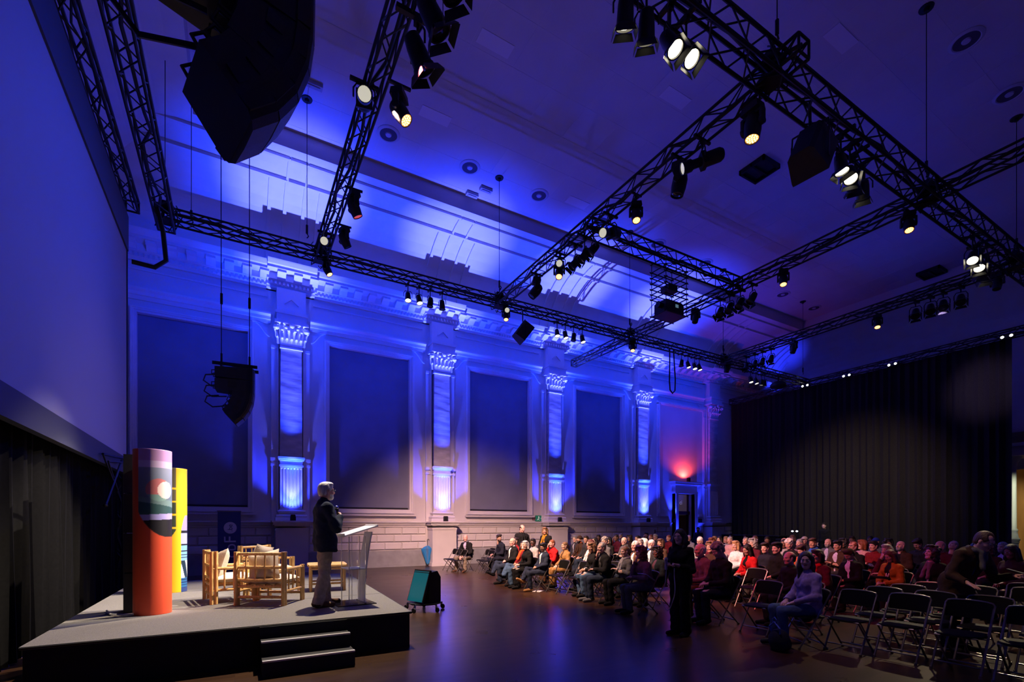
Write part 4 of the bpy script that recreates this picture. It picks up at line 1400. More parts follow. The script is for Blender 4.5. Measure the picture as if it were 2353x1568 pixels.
# ------------------------------------------------------------------ bamboo furniture
BAM = mat('bamboo', (0.74, 0.46, 0.17), 0.42, noise=0.25, scale=14, col2=(0.50, 0.27, 0.085), stretch=(3, 3, .6))
CUSH = mat('cushion_cream', (0.62, 0.55, 0.47), 0.9, noise=0.06, scale=6, bump=.15, bscale=60)
PILL = mat('pillow_beige', (0.50, 0.42, 0.32), 0.9, noise=0.08, scale=6, bump=.15, bscale=60)


def cane(mb, a, b, r, n=8):
    """bamboo cane with knots"""
    a, b = Vector(a), Vector(b)
    L = (b - a).length
    k = max(2, int(L / .17))
    pts, rs = [], []
    for i in range(k + 1):
        t = i / k
        p = a.lerp(b, t)
        if 0 < i < k:
            pts += [a.lerp(b, t - .012 / L), p, a.lerp(b, t + .012 / L)]
            rs += [r, r * 1.14, r]
        else:
            pts.append(p)
            rs.append(r)
    mb.tube(pts, rs, n)
    return mb


def pillow(w, h, t):
    vv, ff = [], []
    n = 10
    for s in (1, -1):
        for j in range(n + 1):
            for k in range(n + 1):
                u, v = 2 * k / n - 1, 2 * j / n - 1
                e = (1 - u ** 4) * (1 - v ** 4)
                pin = 1 - .10 * (1 - abs(u) ** 2) * (abs(v) ** 2) - .10 * (1 - abs(v) ** 2) * abs(u) ** 2
                vv.append((u * w / 2 * (1 - .08 * (1 - v * v) * abs(u)), v * h / 2 * (1 - .08 * (1 - u * u) * abs(v)), s * t / 2 * e ** .55))
    w_ = n + 1
    for s in range(2):
        o = s * w_ * w_
        for j in range(n):
            for k in range(n):
                q = (o + j * w_ + k, o + j * w_ + k + 1, o + (j + 1) * w_ + k + 1, o + (j + 1) * w_ + k)
                ff.append(q if s == 0 else q[::-1])
    return MB().add(vv, ff)


def bamboo_chair(x, y, hd, label):
    r = empty('bamboo_armchair', (x, y, ZS), math.radians(hd), label, 'armchair', 'bamboo lounge chairs on the stage')
    W, D = .34, .30                      # half width (y), half depth (x)
    for s in (-1, 1):
        for dx in (0, .055):
            link('back_post', fm('bp', lambda: cane(MB(), (0, 0, 0), (0, 0, .76), .026).mesh('back_post', BAM, True)), r, (-D + dx, s * W, 0))
        for dx in (0, .05):
            link('front_post', fm('bf', lambda: cane(MB(), (0, 0, 0), (0, 0, .54), .024).mesh('front_post', BAM, True)), r, (D - dx, s * W, 0))
        link('arm_rail', fm('ba', lambda: cane(MB(), (-D, 0, 0), (D, 0, 0), .022).mesh('arm_rail', BAM, True)), r, (0, s * W, .51))
        link('side_rail', fm('bs2', lambda: cane(MB(), (-D, 0, 0), (D, 0, 0), .019).mesh('side_rail', BAM, True)), r, (0, s * W, .20))
        for k in range(4):
            link('arm_spindle', fm('bsp', lambda: cane(MB(), (0, 0, .20), (0, 0, .51), .012).mesh('arm_spindle', BAM, True)), r, (-D + .16 + k * .12, s * W, 0))
    rail = fm('br', lambda: cane(MB(), (0, -W, 0), (0, W, 0), .022).mesh('back_rail', BAM, True))
    for z in (.73, .54, .36):
        link('back_rail', rail, r, (-D + .02, 0, z))
    for z in (.27, .12):
        link('seat_rail', rail, r, (-D + .02, 0, z))
        link('seat_rail', rail, r, (D - .03, 0, z))
    for k in range(4):
        yv = -W + 2 * W * (k + 1) / 5
        link('back_spindle', fm('bsk', lambda: cane(MB(), (0, 0, .36), (0, 0, .73), .012).mesh('back_spindle', BAM, True)), r, (-D + .02, yv, 0))
        link('seat_slat', fm('bsl', lambda: cane(MB(), (-D, 0, .285), (D, 0, .285), .018).mesh('seat_slat', BAM, True)), r, (0, yv, 0))
    for k in range(2):
        link('lower_spindle', fm('bls', lambda: cane(MB(), (0, 0, .12), (0, 0, .27), .011).mesh('lower_spindle', BAM, True)), r, (-D + .02, -W + 2 * W * (k + 1) / 3, 0))
    c = Matrix.Translation((x, y, ZS)) @ Matrix.Rotation(math.radians(hd), 4, 'Z')
    return c


def cushions(c, who):
    o = link('seat_cushion', fm('cus', lambda: pillow(.60, .62, .13).mesh('seat_cushion', CUSH, True)))
    o.matrix_world = c @ Matrix.Translation((.02, 0, .345))
    tag(o, 'cream seat cushion on the %s' % who, 'cushion', 'seat cushions')
    o = link('throw_pillow', fm('pil', lambda: pillow(.46, .46, .17).mesh('throw_pillow', PILL, True)))
    o.matrix_world = c @ Matrix.Translation((-.15, .02, .54)) @ Matrix.Rotation(math.radians(-72), 4, 'Y') @ Matrix.Rotation(.2, 4, 'Z')
    tag(o, 'beige throw pillow leaning on the back of the %s' % who, 'cushion', 'throw pillows')


for (x, y, hd, lab, who) in ((-.05, 8.50, 10, 'bamboo armchair at the left, side on, nearest the banners', 'left bamboo armchair'), (.46, 7.92, 58, 'bamboo armchair with its shaded back to us', 'bamboo armchair with its back to us'), (.52, 10.05, -45, 'bamboo armchair at the rear facing us', 'rear bamboo armchair')):
    cushions(bamboo_chair(x, y, hd, lab), who)
tb = empty('bamboo_coffee_table', (.62, 8.95, ZS), .4, 'low bamboo coffee table half hidden between the armchairs', 'table')
for sx in (-1, 1):
    for sy in (-1, 1):
        cane(MB(), (sx * .24, sy * .24, 0), (sx * .24, sy * .24, .44), .026).build('leg', BAM, tb, True)
tp = MB()
for k in range(7):
    cane(tp, (-.26, -.24 + .08 * k, .40), (.26, -.24 + .08 * k, .40), .018)
tp.build('table_top', BAM, tb, True)
st = empty('bamboo_side_table', (1.42, 9.05, ZS), -.10, 'square bamboo side table behind the standing speaker', 'table')
for sx in (-1, 1):
    for sy in (-1, 1):
        cane(MB(), (sx * .27, sy * .24, 0), (sx * .27, sy * .24, .42), .024).build('leg', BAM, st, True)
for s in (-1, 1):
    cane(MB(), (-.27, s * .24, .13), (.27, s * .24, .13), .018).build('stretcher', BAM, st, True)
    cane(MB(), (s * .27, -.24, .15), (s * .27, .24, .15), .018).build('stretcher', BAM, st, True)
    cane(MB(), (-.29, s * .25, .385), (.29, s * .25, .385), .017).build('apron', BAM, st, True)
tp = MB().box((0, 0, .435), (.60, .54, .012))
for k in range(4):
    a = [(-.30, -.27), (.30, -.27), (.30, .27), (-.30, .27)]
    cane(tp, (*a[k], .44), (*a[(k + 1) % 4], .44), .024)
for k in range(5):
    cane(tp, (-.28, -.18 + k * .09, .447), (.28, -.18 + k * .09, .447), .010)
tp.build('table_top', BAM, st, True)
GLASS = mat('clear_plastic', (.9, .92, .95), .05, trans=.95, ior=1.3)
bo = empty('water_bottle', (1.06, 9.55, ZS), 0, 'clear water bottle on the carpet behind the side table leg', 'bottle')
MB().lathe([(0, 0), (.032, 0), (.034, .02), (.034, .14), (.022, .18), (.013, .20), (.013, .215), (0, .215)], 14).build('bottle_body', GLASS, bo, True)
MB().cyl((0, 0, .205), (0, 0, .23), .016, n=10).build('bottle_cap', mat('cap_blue', (.4, .5, .7), .4), bo)

# ------------------------------------------------------------------ lectern
ACR = mat('acrylic', (.93, .94, .97), .04, trans=.97, ior=1.12)
FRO = mat('frosted_acrylic', (.86, .85, .88), .35, trans=.30, ior=1.2)
le = empty('lectern', (1.52, 7.28, ZS), math.radians(4), 'clear acrylic lectern with a frosted curved front panel', 'lectern')
vv = []
n = 14
for (off, sgn) in ((0, 1), (.016, -1)):
    for j in range(n + 1):
        t = j / n
        xx = .10 + off + .10 * (t ** 1.5) - .015 * math.sin(t * PI)
        for yv in (-.17, .17):
            vv.append((xx, yv, .02 + t * 1.02))
ff = []
m2 = 2 * (n + 1)
for j in range(n):
    a = 2 * j
    ff += [(a, a + 1, a + 3, a + 2), (m2 + a, m2 + a + 2, m2 + a + 3, m2 + a + 1), (a, a + 2, m2 + a + 2, m2 + a), (a + 1, m2 + a + 1, m2 + a + 3, a + 3)]
ff += [(0, m2, m2 + 1, 1), (2 * n, 2 * n + 1, m2 + 2 * n + 1, m2 + 2 * n)]
MB().add(vv, ff).build('front_panel', FRO, le, True)
for s in (-1, 1):
    MB().b2((-.13, s * .20 - .006, .02), (.10, s * .20 + .006, .98)).build('side_panel', ACR, le)
    MB().box((-.13, s * .20, .5), (.008, .016, .96)).box((.02, s * .20, .5), (.006, .016, .96)).build('panel_edge', mat('acrylic_edge', (.75, .76, .82), .2, trans=.3), le)
MB().b2((-.14, -.20, .50), (.12, .20, .513)).build('inner_shelf', FRO, le)
R_ = rotm('Y', math.radians(-17))
MB().box((0.02, 0, 1.055), (.50, .56, .016), R_).build('reading_top', FRO, le)
MB().box((-.215, 0, 1.00), (.014, .56, .04), R_).box((.255, 0, 1.135), (.012, .56, .03), R_).build('top_lip', FRO, le)
MB().b2((-.30, -.28, 0), (.24, .28, .012)).build('base_plate', ACR, le)
for s in (-1, 1):
    MB().ell((.10, s * .2, .02), (.016, .016, .012), 8, 5).build('base_bolt', CHROME, le, True)

# ------------------------------------------------------------------ confidence monitor on a dolly
mo = empty('stage_monitor', (3.10, 8.68, 0), math.radians(200), 'teal glowing wedge monitor on a small wheeled dolly', 'monitor')
MB().lathe([(0, .125), (.30, .125), (.33, .14), (.33, .155), (0, .16)], 8).build('dolly_plate', BLACKP, mo)
for k in range(5):
    a = 2 * PI * k / 5 + .3
    cx, cy = .36 * math.cos(a), .36 * math.sin(a)
    w = MB().cyl((cx - .014, cy, .045), (cx + .014, cy, .045), .045, n=14)
    w.build('caster_wheel', BLACKP, mo, True)
    MB().box((cx * .93, cy * .93, .075), (.05, .012, .08)).cyl((cx * .93, cy * .93, .09), (cx * .9, cy * .9, .14), .018).cyl((cx * .85, cy * .85, .135), (cx * .55, cy * .55, .14), .014).build('caster_fork', CHROME, mo)
R_ = rotm('Y', math.radians(-18))
MB().box((.13, .0, .47), (.045, .44, .60), R_).build('monitor_case', BLACKP, mo)
MB().box((.156, .0, .463), (.006, .41, .57), R_).build('monitor_screen', mat('teal_screen', (.01, .05, .06), .25, emit=(.0, .17, .23), estr=.42), mo)
MB().prism([(-.20, .16), (.08, .16), (.08, .72), (-.12, .74), (-.2, .62)], lambda u, v: (u, -.20, v), lambda u, v: (u, .22, v)).build('support_box', SPKM, mo)
MB().ell((-.06, -.205, .47), (.012, .004, .012), 8, 5).build('power_led', LEDW, mo)

# closed umbrella leaning on the wall, leaflet on floor
um = empty('umbrella', (6.52, 17.92, 0), 0, 'closed blue umbrella leaning against the column pedestal', 'umbrella')
UB = mat('umbrella_blue', (0.02, 0.22, 0.50), 0.5, sheen=.3)
mb = MB()
vv, ff = [], []
prof_ = [(.012, .06), (.05, .12), (.10, .35), (.17, .58), (.19, .66), (.12, .74), (.03, .80)]
n = 16
for (r_, z_) in prof_:
    for k in range(n):
        a = 2 * PI * k / n
        q = r_ * (1.0 + .28 * (1 if k % 2 else -1))
        vv.append((q * math.cos(a), q * math.sin(a), z_))
for j in range(len(prof_) - 1):
    for k in range(n):
        ff.append((j * n + k, j * n + (k + 1) % n, (j + 1) * n + (k + 1) % n, (j + 1) * n + k))
mb.add(vv, ff).build('canopy', UB, um)
MB().cyl((0, 0, 0), (0, 0, .95), .011).tube([(0, 0, .95), (0, 0, 1.02), (.03, 0, 1.06), (.07, 0, 1.04), (.08, 0, .99)], .013, 6).build('shaft_handle', BLACKP, um, True)
um.rotation_euler = (math.radians(-9), math.radians(2), 0)
lp = MB()
lp.add([(-.15, -.10, .004), (.15, -.10, .004), (.15, .10, .004), (-.15, .10, .004), (-.15, -.10, .008), (.02, -.10, .02), (.15, -.10, .007), (.15, .10, .007), (.02, .10, .02), (-.15, .10, .008)], [(0, 3, 2, 1), (4, 5, 8, 9), (5, 6, 7, 8), (0, 1, 6, 5, 4), (2, 3, 9, 8, 7), (1, 2, 7, 6), (3, 0, 4, 9)])
lf = lp.build('leaflet', mat('paper', (.75, .70, .68), .7))
lf.location = (6.35, 9.75, 0)
lf.rotation_euler = (0, 0, .5)
tag(lf, 'white folded leaflet lying on the floor before the front row', 'leaflet')
# black rear counter with desk lamps, gallery column and wooden door at far right
ct = empty('rear_counter', (24.2, 16.3, 0), 0, 'long black draped counter at the back below the wall corner', 'counter')
MB().b2((-.35, -1.9, 0), (.35, 1.5, 1.02)).build('drape_skirt', DRAPE, ct)
MB().b2((-.4, -1.95, 1.02), (.4, 1.55, 1.07)).build('counter_top', BLACKP, ct)
dl = empty('desk_lamp', (23.6, 13.3, 0), 0, 'pair of small bluish lamps glowing at the rear technicians desk', 'lamp')
MB().b2((-.4, -1.6, .0), (.4, .8, .85)).b2((-.45, -1.65, .85), (.45, .85, .92)).build('desk', BLACKP, dl)
for s in (-.09, .12):
    MB().tube([(-.2, s, .92), (-.2, s, 1.28), (-.26, s, 1.33)], .010, 5).build('lamp_stem', BLACKM, dl)
    MB().ell((-.28, s, 1.30), (.03, .06, .035), 8, 5).build('lamp_bulb', mat('lamp_bulb', (.9, .9, 1), .3, emit=(.75, .8, 1.0), estr=7), dl)
gc = empty('gallery_column', (29.3, 7.30, 0), 0, 'white iron column standing beyond the right end of the curtain', 'column')
CW = mat('column_white', (.55, .56, .48), .5)
MB().lathe([(.20, 0), (.20, .5), (.17, .52), (.17, .80), (.19, .82), (.19, .90), (.22, .94), (.22, 1.0), (.17, 1.05), (.15, 1.2), (.13, 1.3), (.15, 1.34), (.15, 1.40), (.11, 1.45), (.10, 4.1), (.13, 4.14), (.13, 4.2)], 20).build('shaft', CW, gc, True)
MB().lathe([(.12, 4.2), (.15, 4.28), (.26, 4.48), (.28, 4.56), (.0, 4.56)], 20).build('capital', CW, gc, True)
MB().box((.16, .05, 1.75), (.05, .05, .05)).box((.16, .05, 2.9), (.05, .05, .05)).build('hinge', CW, gc)
d2 = empty('door_2', (31.3, 6.4, 0), 0, 'orange wooden door and panelling in the far right opening', None, None, 'structure')
OW = mat('orange_wood', (.50, .22, .05), .5, noise=.2, scale=4, stretch=(1, 1, .2), emit=(.5, .18, .03), estr=.05)  # weak emission stands in for lamp light on the wood
MB().b2((0, -1.5, 0), (.1, 1.9, 4.2)).build('wood_panel', OW, d2)
MB().b2((-.06, .25, 1.3), (0, .55, 3.9)).build('dark_pane', LENSO, d2)
MB().b2((-.05, .6, 0), (0, .7, 4.2)).b2((-.05, .1, 0), (0, .2, 4.2)).build('door_stile', OW, d2)
bm_ = MB().b2((28.9, 5.0, 4.56), (30.5, 8.1, 4.95)).b2((28.8, 4.9, 4.95), (30.5, 8.2, 5.1)).b2((28.85, 4.95, 5.55), (30.5, 8.15, 5.65))
tag(bm_.build('trim_12', PLASTER2), 'pale gallery beam at the far right above the column', kind='structure')
spot('gallery_column_fill', (27.3, 6.2, 3.8), (29.5, 7.3, 2.5), 300, (.95, 1.0, .78), 60, .8)  # added fill on the column, no fixture here
spot('gallery_inner', (30.7, 5.4, 3.9), (31.3, 6.0, 1.0), 90, (1.0, .7, .4), 120, .8)
# ------------------------------------------------------------------ people: implicit surfaces polygonised with surface nets


def nets(D, lo, h):
    S_ = D < 0
    nx, ny, nz = D.shape
    offs = [(i, j, k) for i in (0, 1) for j in (0, 1) for k in (0, 1)]
    cnt = np.zeros((nx - 1, ny - 1, nz - 1), np.int8)
    for (i, j, k) in offs:
        cnt += S_[i:nx - 1 + i, j:ny - 1 + j, k:nz - 1 + k]
    act = (cnt > 0) & (cnt < 8)
    I = np.argwhere(act)
    idx = -np.ones(act.shape, np.int32)
    idx[act] = np.arange(len(I))
    pos = np.zeros((len(I), 3))
    num = np.zeros(len(I))
    for a in offs:
        for ax in range(3):
            if a[ax] == 1:
                continue
            b = list(a)
            b[ax] = 1
            va = D[I[:, 0] + a[0], I[:, 1] + a[1], I[:, 2] + a[2]]
            vb = D[I[:, 0] + b[0], I[:, 1] + b[1], I[:, 2] + b[2]]
            m = (va < 0) != (vb < 0)
            t = np.where(m, va / np.where(m, va - vb, 1), 0)
            for c in range(3):
                pos[:, c] += np.where(m, a[c] + (t if c == ax else 0), 0)
            num += m
    V = np.asarray(lo) + h * (I + pos / num[:, None])
    quads = []
    for ax in range(3):
        u, v = (ax + 1) % 3, (ax + 2) % 3
        sl0 = [slice(None)] * 3
        sl1 = [slice(None)] * 3
        sl0[ax] = slice(0, -1)
        sl1[ax] = slice(1, None)
        E = S_[tuple(sl0)] != S_[tuple(sl1)]
        P = np.argwhere(E)
        P = P[(P[:, u] > 0) & (P[:, v] > 0) & (P[:, u] < D.shape[u] - 1) & (P[:, v] < D.shape[v] - 1)]
        if not len(P):
            continue

        def cell(du, dv):
            Q = P.copy()
            Q[:, u] += du
            Q[:, v] += dv
            return idx[Q[:, 0], Q[:, 1], Q[:, 2]]
        q = np.stack([cell(-1, -1), cell(0, -1), cell(0, 0), cell(-1, 0)], 1)
        ins = S_[P[:, 0], P[:, 1], P[:, 2]]
        q[~ins] = q[~ins][:, ::-1]
        quads.append(q)
    Q = np.concatenate(quads)
    return V, Q[(Q >= 0).all(1)]


def sdf(prims, h, wr=0.0):
    """('c',a,b,ra,rb,k) cone-capsule | ('e',c,(rx,ry,rz),k) ellipsoid | ('x',c,(r..),k) carve ellipsoid | ('p',n,d) keep n.x<=d"""
    lo = np.full(3, 1e9)
    hi = -lo
    for p in prims:
        if p[0] == 'c':
            for q, r in ((p[1], p[3]), (p[2], p[4])):
                lo = np.minimum(lo, np.array(q) - r)
                hi = np.maximum(hi, np.array(q) + r)
        elif p[0] == 'e':
            lo = np.minimum(lo, np.array(p[1]) - p[2])
            hi = np.maximum(hi, np.array(p[1]) + p[2])
    lo = lo - 2.5 * h
    n = np.ceil((hi + 2.5 * h - lo) / h).astype(int) + 1
    ax = [(lo[i] + h * np.arange(n[i])).astype(np.float32) for i in range(3)]
    D = np.full(n, .5, np.float32)
    for p in prims:
        if p[0] == 'p':
            n_ = p[1]
            f = ax[0][:, None, None] * n_[0] + ax[1][None, :, None] * n_[1] + ax[2][None, None, :] * n_[2] - p[2]
            D = np.maximum(D, f)
            continue
        if p[0] == 'c':
            a, b = np.array(p[1], np.float32), np.array(p[2], np.float32)
            k = p[5] if len(p) > 5 else .02
            m = max(p[3], p[4]) + k + 2 * h + .02
            l_, h_ = np.minimum(a, b) - m, np.maximum(a, b) + m
        else:
            a = np.array(p[1], np.float32)
            r = np.array(p[2], np.float32)
            k = p[3] if len(p) > 3 else .02
            l_, h_ = a - r - k - 2 * h - .02, a + r + k + 2 * h + .02
        i0 = np.clip(np.floor((l_ - lo) / h).astype(int), 0, n - 1)
        i1 = np.clip(np.ceil((h_ - lo) / h).astype(int) + 1, 1, n)
        X = ax[0][i0[0]:i1[0]][:, None, None]
        Y = ax[1][i0[1]:i1[1]][None, :, None]
        Z = ax[2][i0[2]:i1[2]][None, None, :]
        if not (X.size and Y.size and Z.size):
            continue
        if p[0] == 'c':
            d = b - a
            L2 = float(d @ d) + 1e-9
            t = np.clip(((X - a[0]) * d[0] + (Y - a[1]) * d[1] + (Z - a[2]) * d[2]) / L2, 0, 1)
            f = np.sqrt((X - a[0] - t * d[0]) ** 2 + (Y - a[1] - t * d[1]) ** 2 + (Z - a[2] - t * d[2]) ** 2) - (p[3] + t * (p[4] - p[3]))
        else:
            q = np.sqrt(((X - a[0]) / r[0]) ** 2 + ((Y - a[1]) / r[1]) ** 2 + ((Z - a[2]) / r[2]) ** 2)
            f = (q - 1) * float(r.min())
        S_ = D[i0[0]:i1[0], i0[1]:i1[1], i0[2]:i1[2]]
        if p[0] == 'x':
            g = -f
            S_[...] = np.maximum(S_, g) if k <= 0 else (S_ * (1 - np.clip(.5 + .5 * (g - S_) / k, 0, 1)) + g * np.clip(.5 + .5 * (g - S_) / k, 0, 1) + k * np.clip(.5 + .5 * (g - S_) / k, 0, 1) * (1 - np.clip(.5 + .5 * (g - S_) / k, 0, 1)))
        else:
            w = np.clip(.5 + .5 * (S_ - f) / k, 0, 1)
            S_[...] = S_ * (1 - w) + f * w - k * w * (1 - w)
    if wr:
        X, Y, Z = ax[0][:, None, None], ax[1][None, :, None], ax[2][None, None, :]
        D = D + wr * (np.sin(31 * Z + 17 * X + 9 * Y) * np.sin(13 * X - 21 * Y + 11 * Z) + .6 * np.sin(57 * Z - 23 * Y + 5 * X) * np.sin(29 * Y + 19 * X))
    return nets(D, lo, h)


def npmesh(name, parts, mats):
    """parts: list of (V, Q, material index or per-face array)"""
    V = np.concatenate([p[0] for p in parts])
    o = 0
    qs, mi = [], []
    for p in parts:
        qs.append(p[1] + o)
        mi.append(np.full(len(p[1]), p[2], np.int32) if np.isscalar(p[2]) else p[2])
        o += len(p[0])
    Q = np.concatenate(qs).astype(np.int32)
    M_ = np.concatenate(mi)
    me = bpy.data.meshes.new(name)
    me.vertices.add(len(V))
    me.vertices.foreach_set('co', V.astype(np.float32).ravel())
    me.loops.add(Q.size)
    me.loops.foreach_set('vertex_index', Q.ravel())
    me.polygons.add(len(Q))
    me.polygons.foreach_set('loop_start', np.arange(0, Q.size, 4, dtype=np.int32))
    me.polygons.foreach_set('loop_total', np.full(len(Q), 4, np.int32))
    for m in mats:
        me.materials.append(m)
    me.polygons.foreach_set('material_index', M_)
    me.polygons.foreach_set('use_smooth', np.ones(len(Q), bool))
    me.update(calc_edges=True)
    return me


def xf(V, M):
    A = np.array(M)
    return V @ A[:3, :3].T + A[:3, 3]


# ---- head (faces +X, origin between the ears) and hair
def head_parts(sex, h=.0062):
    f = sex == 'f'
    j = .92 if f else 1.0
    pr = [('e', (-.014, 0, .032), (.098, .076, .086), .02), ('e', (.020, 0, -.030), (.070 * j, .060 * j, .085), .03),
          ('c', (.045, 0, -.092), (.066 * j, 0, -.094), .028 * j, .022, .03),
          ('c', (-.005, .050 * j, -.050), (.05, .018, -.094), .022, .02, .03), ('c', (-.005, -.050 * j, -.050), (.05, -.018, -.094), .022, .02, .03),
          ('c', (.078, .03, .022), (.083, .008, .020), .010, .008, .015), ('c', (.078, -.03, .022), (.083, -.008, .020), .010, .008, .015),
          ('e', (.058, .036, -.030), (.028, .024, .024), .02), ('e', (.058, -.036, -.030), (.028, .024, .024), .02),
          ('x', (.102, .031, .003), (.019, .019, .011), .014), ('x', (.102, -.031, .003), (.019, .019, .011), .014),
          ('c', (.088, 0, .008), (.100 if f else .106, 0, -.028), .008, .0105 if f else .0118, .010), ('c', (.092, .009, -.031), (.092, -.009, -.031), .008, .008, .008),
          ('e', (.082, 0, -.060), (.014, .023, .008), .006), ('e', (.080, 0, -.068), (.013, .020, .007), .005),
          ('e', (-.006, .077, -.006), (.020, .010, .031), .006), ('e', (-.006, -.077, -.006), (.020, .010, .031), .006),
          ('c', (-.022, 0, -.06), (-.036, 0, -.20), .050 if not f else .044, .054 if not f else .047, .03)]
    V, Q = sdf(pr, h)
    c = V[Q].mean(1)
    mi = np.zeros(len(Q), np.int32)
    mi[(c[:, 0] > .082) & (abs(c[:, 1]) < .022) & (c[:, 2] < -.053) & (c[:, 2] > -.073)] = 2
    out = [(V, Q, mi)]
    for s in (1, -1):
        out.append((*sdf([('e', (.0815, s * .031, .003), (.011, .0135, .009), .001)], .004), 3))
        out.append((*sdf([('e', (.089, s * .031, .003), (.005, .0072, .0068), .001)], .0025), 1))
        out.append((*sdf([('c', (.090, s * .016, .021), (.081, s * .046, .022), .0045, .003, .001)], .003), 1))
    return out


def hair_mesh(kind, h=.0075):
    k = .02
    cap = [('e', (-.016, 0, .036), (.107, .086, .095), k)]
    back = [('e', (-.045, 0, -.02), (.072, .074, .09), .03)]
    side = [('c', (.0, .074, .03), (.005, .076, -.02), .016, .010, .02), ('c', (.0, -.074, .03), (.005, -.076, -.02), .016, .010, .02)]
    face = ('x', (.098, 0, -.045), (.078, .125, .098), .012)
    low = ('x', (.03, 0, -.16), (.2, .2, .10), .01)
    ears = [('x', (.004, .090, -.018), (.034, .026, .042), .008), ('x', (.004, -.090, -.018), (.034, .026, .042), .008)]
    if kind == 'short':
        p = cap + back + side + [('e', (.045, 0, .102), (.04, .058, .022), .03), face, low] + ears
    elif kind == 'thick':
        p = cap + back + side + [('e', (.03, .02, .115), (.075, .075, .035), .03), ('e', (.07, -.02, .095), (.035, .05, .03), .02), ('e', (-.07, 0, .08), (.06, .075, .05), .03), face, low] + ears
    elif kind == 'buzz':
        p = [('e', (-.016, 0, .034), (.102, .081, .090), k)] + [('e', (-.045, 0, -.02), (.066, .070, .08), .03), face, low] + ears
    elif kind == 'fringe':
        p = [('e', (-.020, 0, .022), (.102, .085, .080), k)] + back + [('x', (.03, 0, .10), (.125, .064, .075), .015), face, ('x', (.10, 0, .05), (.075, .11, .09), .01), low] + ears
    elif kind == 'recede':
        p = cap + back + [('x', (.085, .045, .105), (.06, .035, .06), .015), ('x', (.085, -.045, .105), (.06, .035, .06), .015), face, low] + ears
    elif kind in ('long', 'wavy'):
        p = cap + back
        rnd = random.Random(3)
        for s in (1, -1):
            p += [('c', (.0, s * .078, .04), (.015, s * .088, -.10), .024, .030, .02), ('c', (.015, s * .088, -.10), (.03, s * .085, -.27), .030, .022, .02), ('c', (-.05, s * .05, .0), (-.065, s * .06, -.26), .05, .036, .03)]
            if kind == 'wavy':
                for q in range(9):
                    p.append(('e', (rnd.uniform(-.08, .03), s * rnd.uniform(.06, .115), -.02 - .03 * q), (.036, .032, .034), .02))
        p += [('c', (-.08, 0, .0), (-.085, 0, -.27), .045, .04, .03), ('x', (.095, 0, -.055), (.075, .066, .125), .012), ('x', (.085, 0, -.20), (.06, .055, .10), .012)]
    elif kind == 'bob':
        p = cap + back + [('e', (.045, 0, .10), (.05, .07, .03), .03)]
        for s in (1, -1):
            p += [('c', (.0, s * .078, .04), (.012, s * .084, -.10), .026, .026, .02), ('c', (-.05, s * .055, .0), (-.055, s * .06, -.11), .05, .036, .03)]
        p += [('c', (-.08, 0, .0), (-.08, 0, -.10), .04, .035, .03), ('x', (.102, 0, -.045), (.075, .070, .092), .012)]
    elif kind == 'curly':
        p = cap + back
        rnd = random.Random(11)
        for q in range(46):
            a = rnd.uniform(.75, 2 * PI - .75)
            z = rnd.uniform(-.13, .12)
            rr = math.sqrt(max(.02, 1 - ((z - .03) / .14) ** 2)) * .105 if z > -.03 else .098
            p.append(('e', (-.014 + rr * math.cos(a), rr * .92 * math.sin(a), z), (.032, .032, .03), .012))
        for q in range(10):
            p.append(('e', (rnd.uniform(-.07, .07), rnd.uniform(-.06, .06), .125), (.03, .03, .022), .012))
        p.append(('x', (.105, 0, -.05), (.075, .068, .10), .012))
    elif kind == 'crop':          # white fluffy crop
        p = cap + back + side
        rnd = random.Random(5)
        for q in range(26):
            a = rnd.uniform(0, 2 * PI)
            e = rnd.uniform(.35, 1.5)
            p.append(('e', (-.016 + .10 * math.cos(a) * math.cos(e), .08 * math.sin(a) * math.cos(e), .036 + .09 * math.sin(e)), (.028, .026, .02), .014))
        p += [face, low] + ears
    elif kind == 'bun':
        p = [('e', (-.016, 0, .034), (.103, .082, .091), k)] + [('e', (-.045, 0, -.02), (.068, .072, .085), .03), ('e', (-.125, 0, .05), (.045, .045, .045), .01), face, low] + ears
    elif kind == 'tail':
        p = [('e', (-.016, 0, .034), (.103, .082, .091), k)] + [('e', (-.045, 0, -.02), (.068, .072, .085), .03), ('c', (-.10, 0, .03), (-.14, 0, -.03), .03, .034, .02), ('c', (-.14, 0, -.03), (-.12, .02, -.22), .034, .018, .02), face, low] + ears
    elif kind == 'beanie':
        p = [('e', (-.016, 0, .045), (.110, .090, .098), k), ('c', (.03, .055, .05), (-.09, .05, .02), .035, .035, .03), ('c', (.03, -.055, .05), (-.09, -.05, .02), .035, .035, .03), ('x', (.14, 0, -.06), (.10, .15, .10), .01), ('p', (0.15, 0, -1), .0)]
    elif kind == 'cap':
        p = [('e', (-.016, 0, .045), (.108, .088, .085), k), ('e', (.11, 0, .055), (.06, .065, .012), .012), ('p', (-.10, 0, -1), -.03)]
    elif kind == 'beard':
        p = [('e', (.028, 0, -.055), (.068, .064, .068), .02), ('e', (.06, 0, -.095), (.036, .038, .034), .03), ('x', (.05, 0, .02), (.2, .2, .062), .01), ('x', (.085, 0, -.064), (.03, .021, .009), .005)]
    elif kind == 'glasses':
        p = []
        for s in (1, -1):
            n = 12
            for q in range(n):
                a, b = 2 * PI * q / n, 2 * PI * (q + 1) / n
                p.append(('c', (.104, s * .033 + .023 * math.cos(a), .002 + .018 * math.sin(a)), (.104, s * .033 + .023 * math.cos(b), .002 + .018 * math.sin(b)), .0028, .0028, .002))
            p.append(('c', (.103, s * .056, .006), (-.005, s * .084, .010), .0026, .0026, .002))
        p.append(('c', (.106, .011, .006), (.106, -.011, .006), .0026, .0026, .002))
        h = .0036
    elif kind == 'band':
        p = []
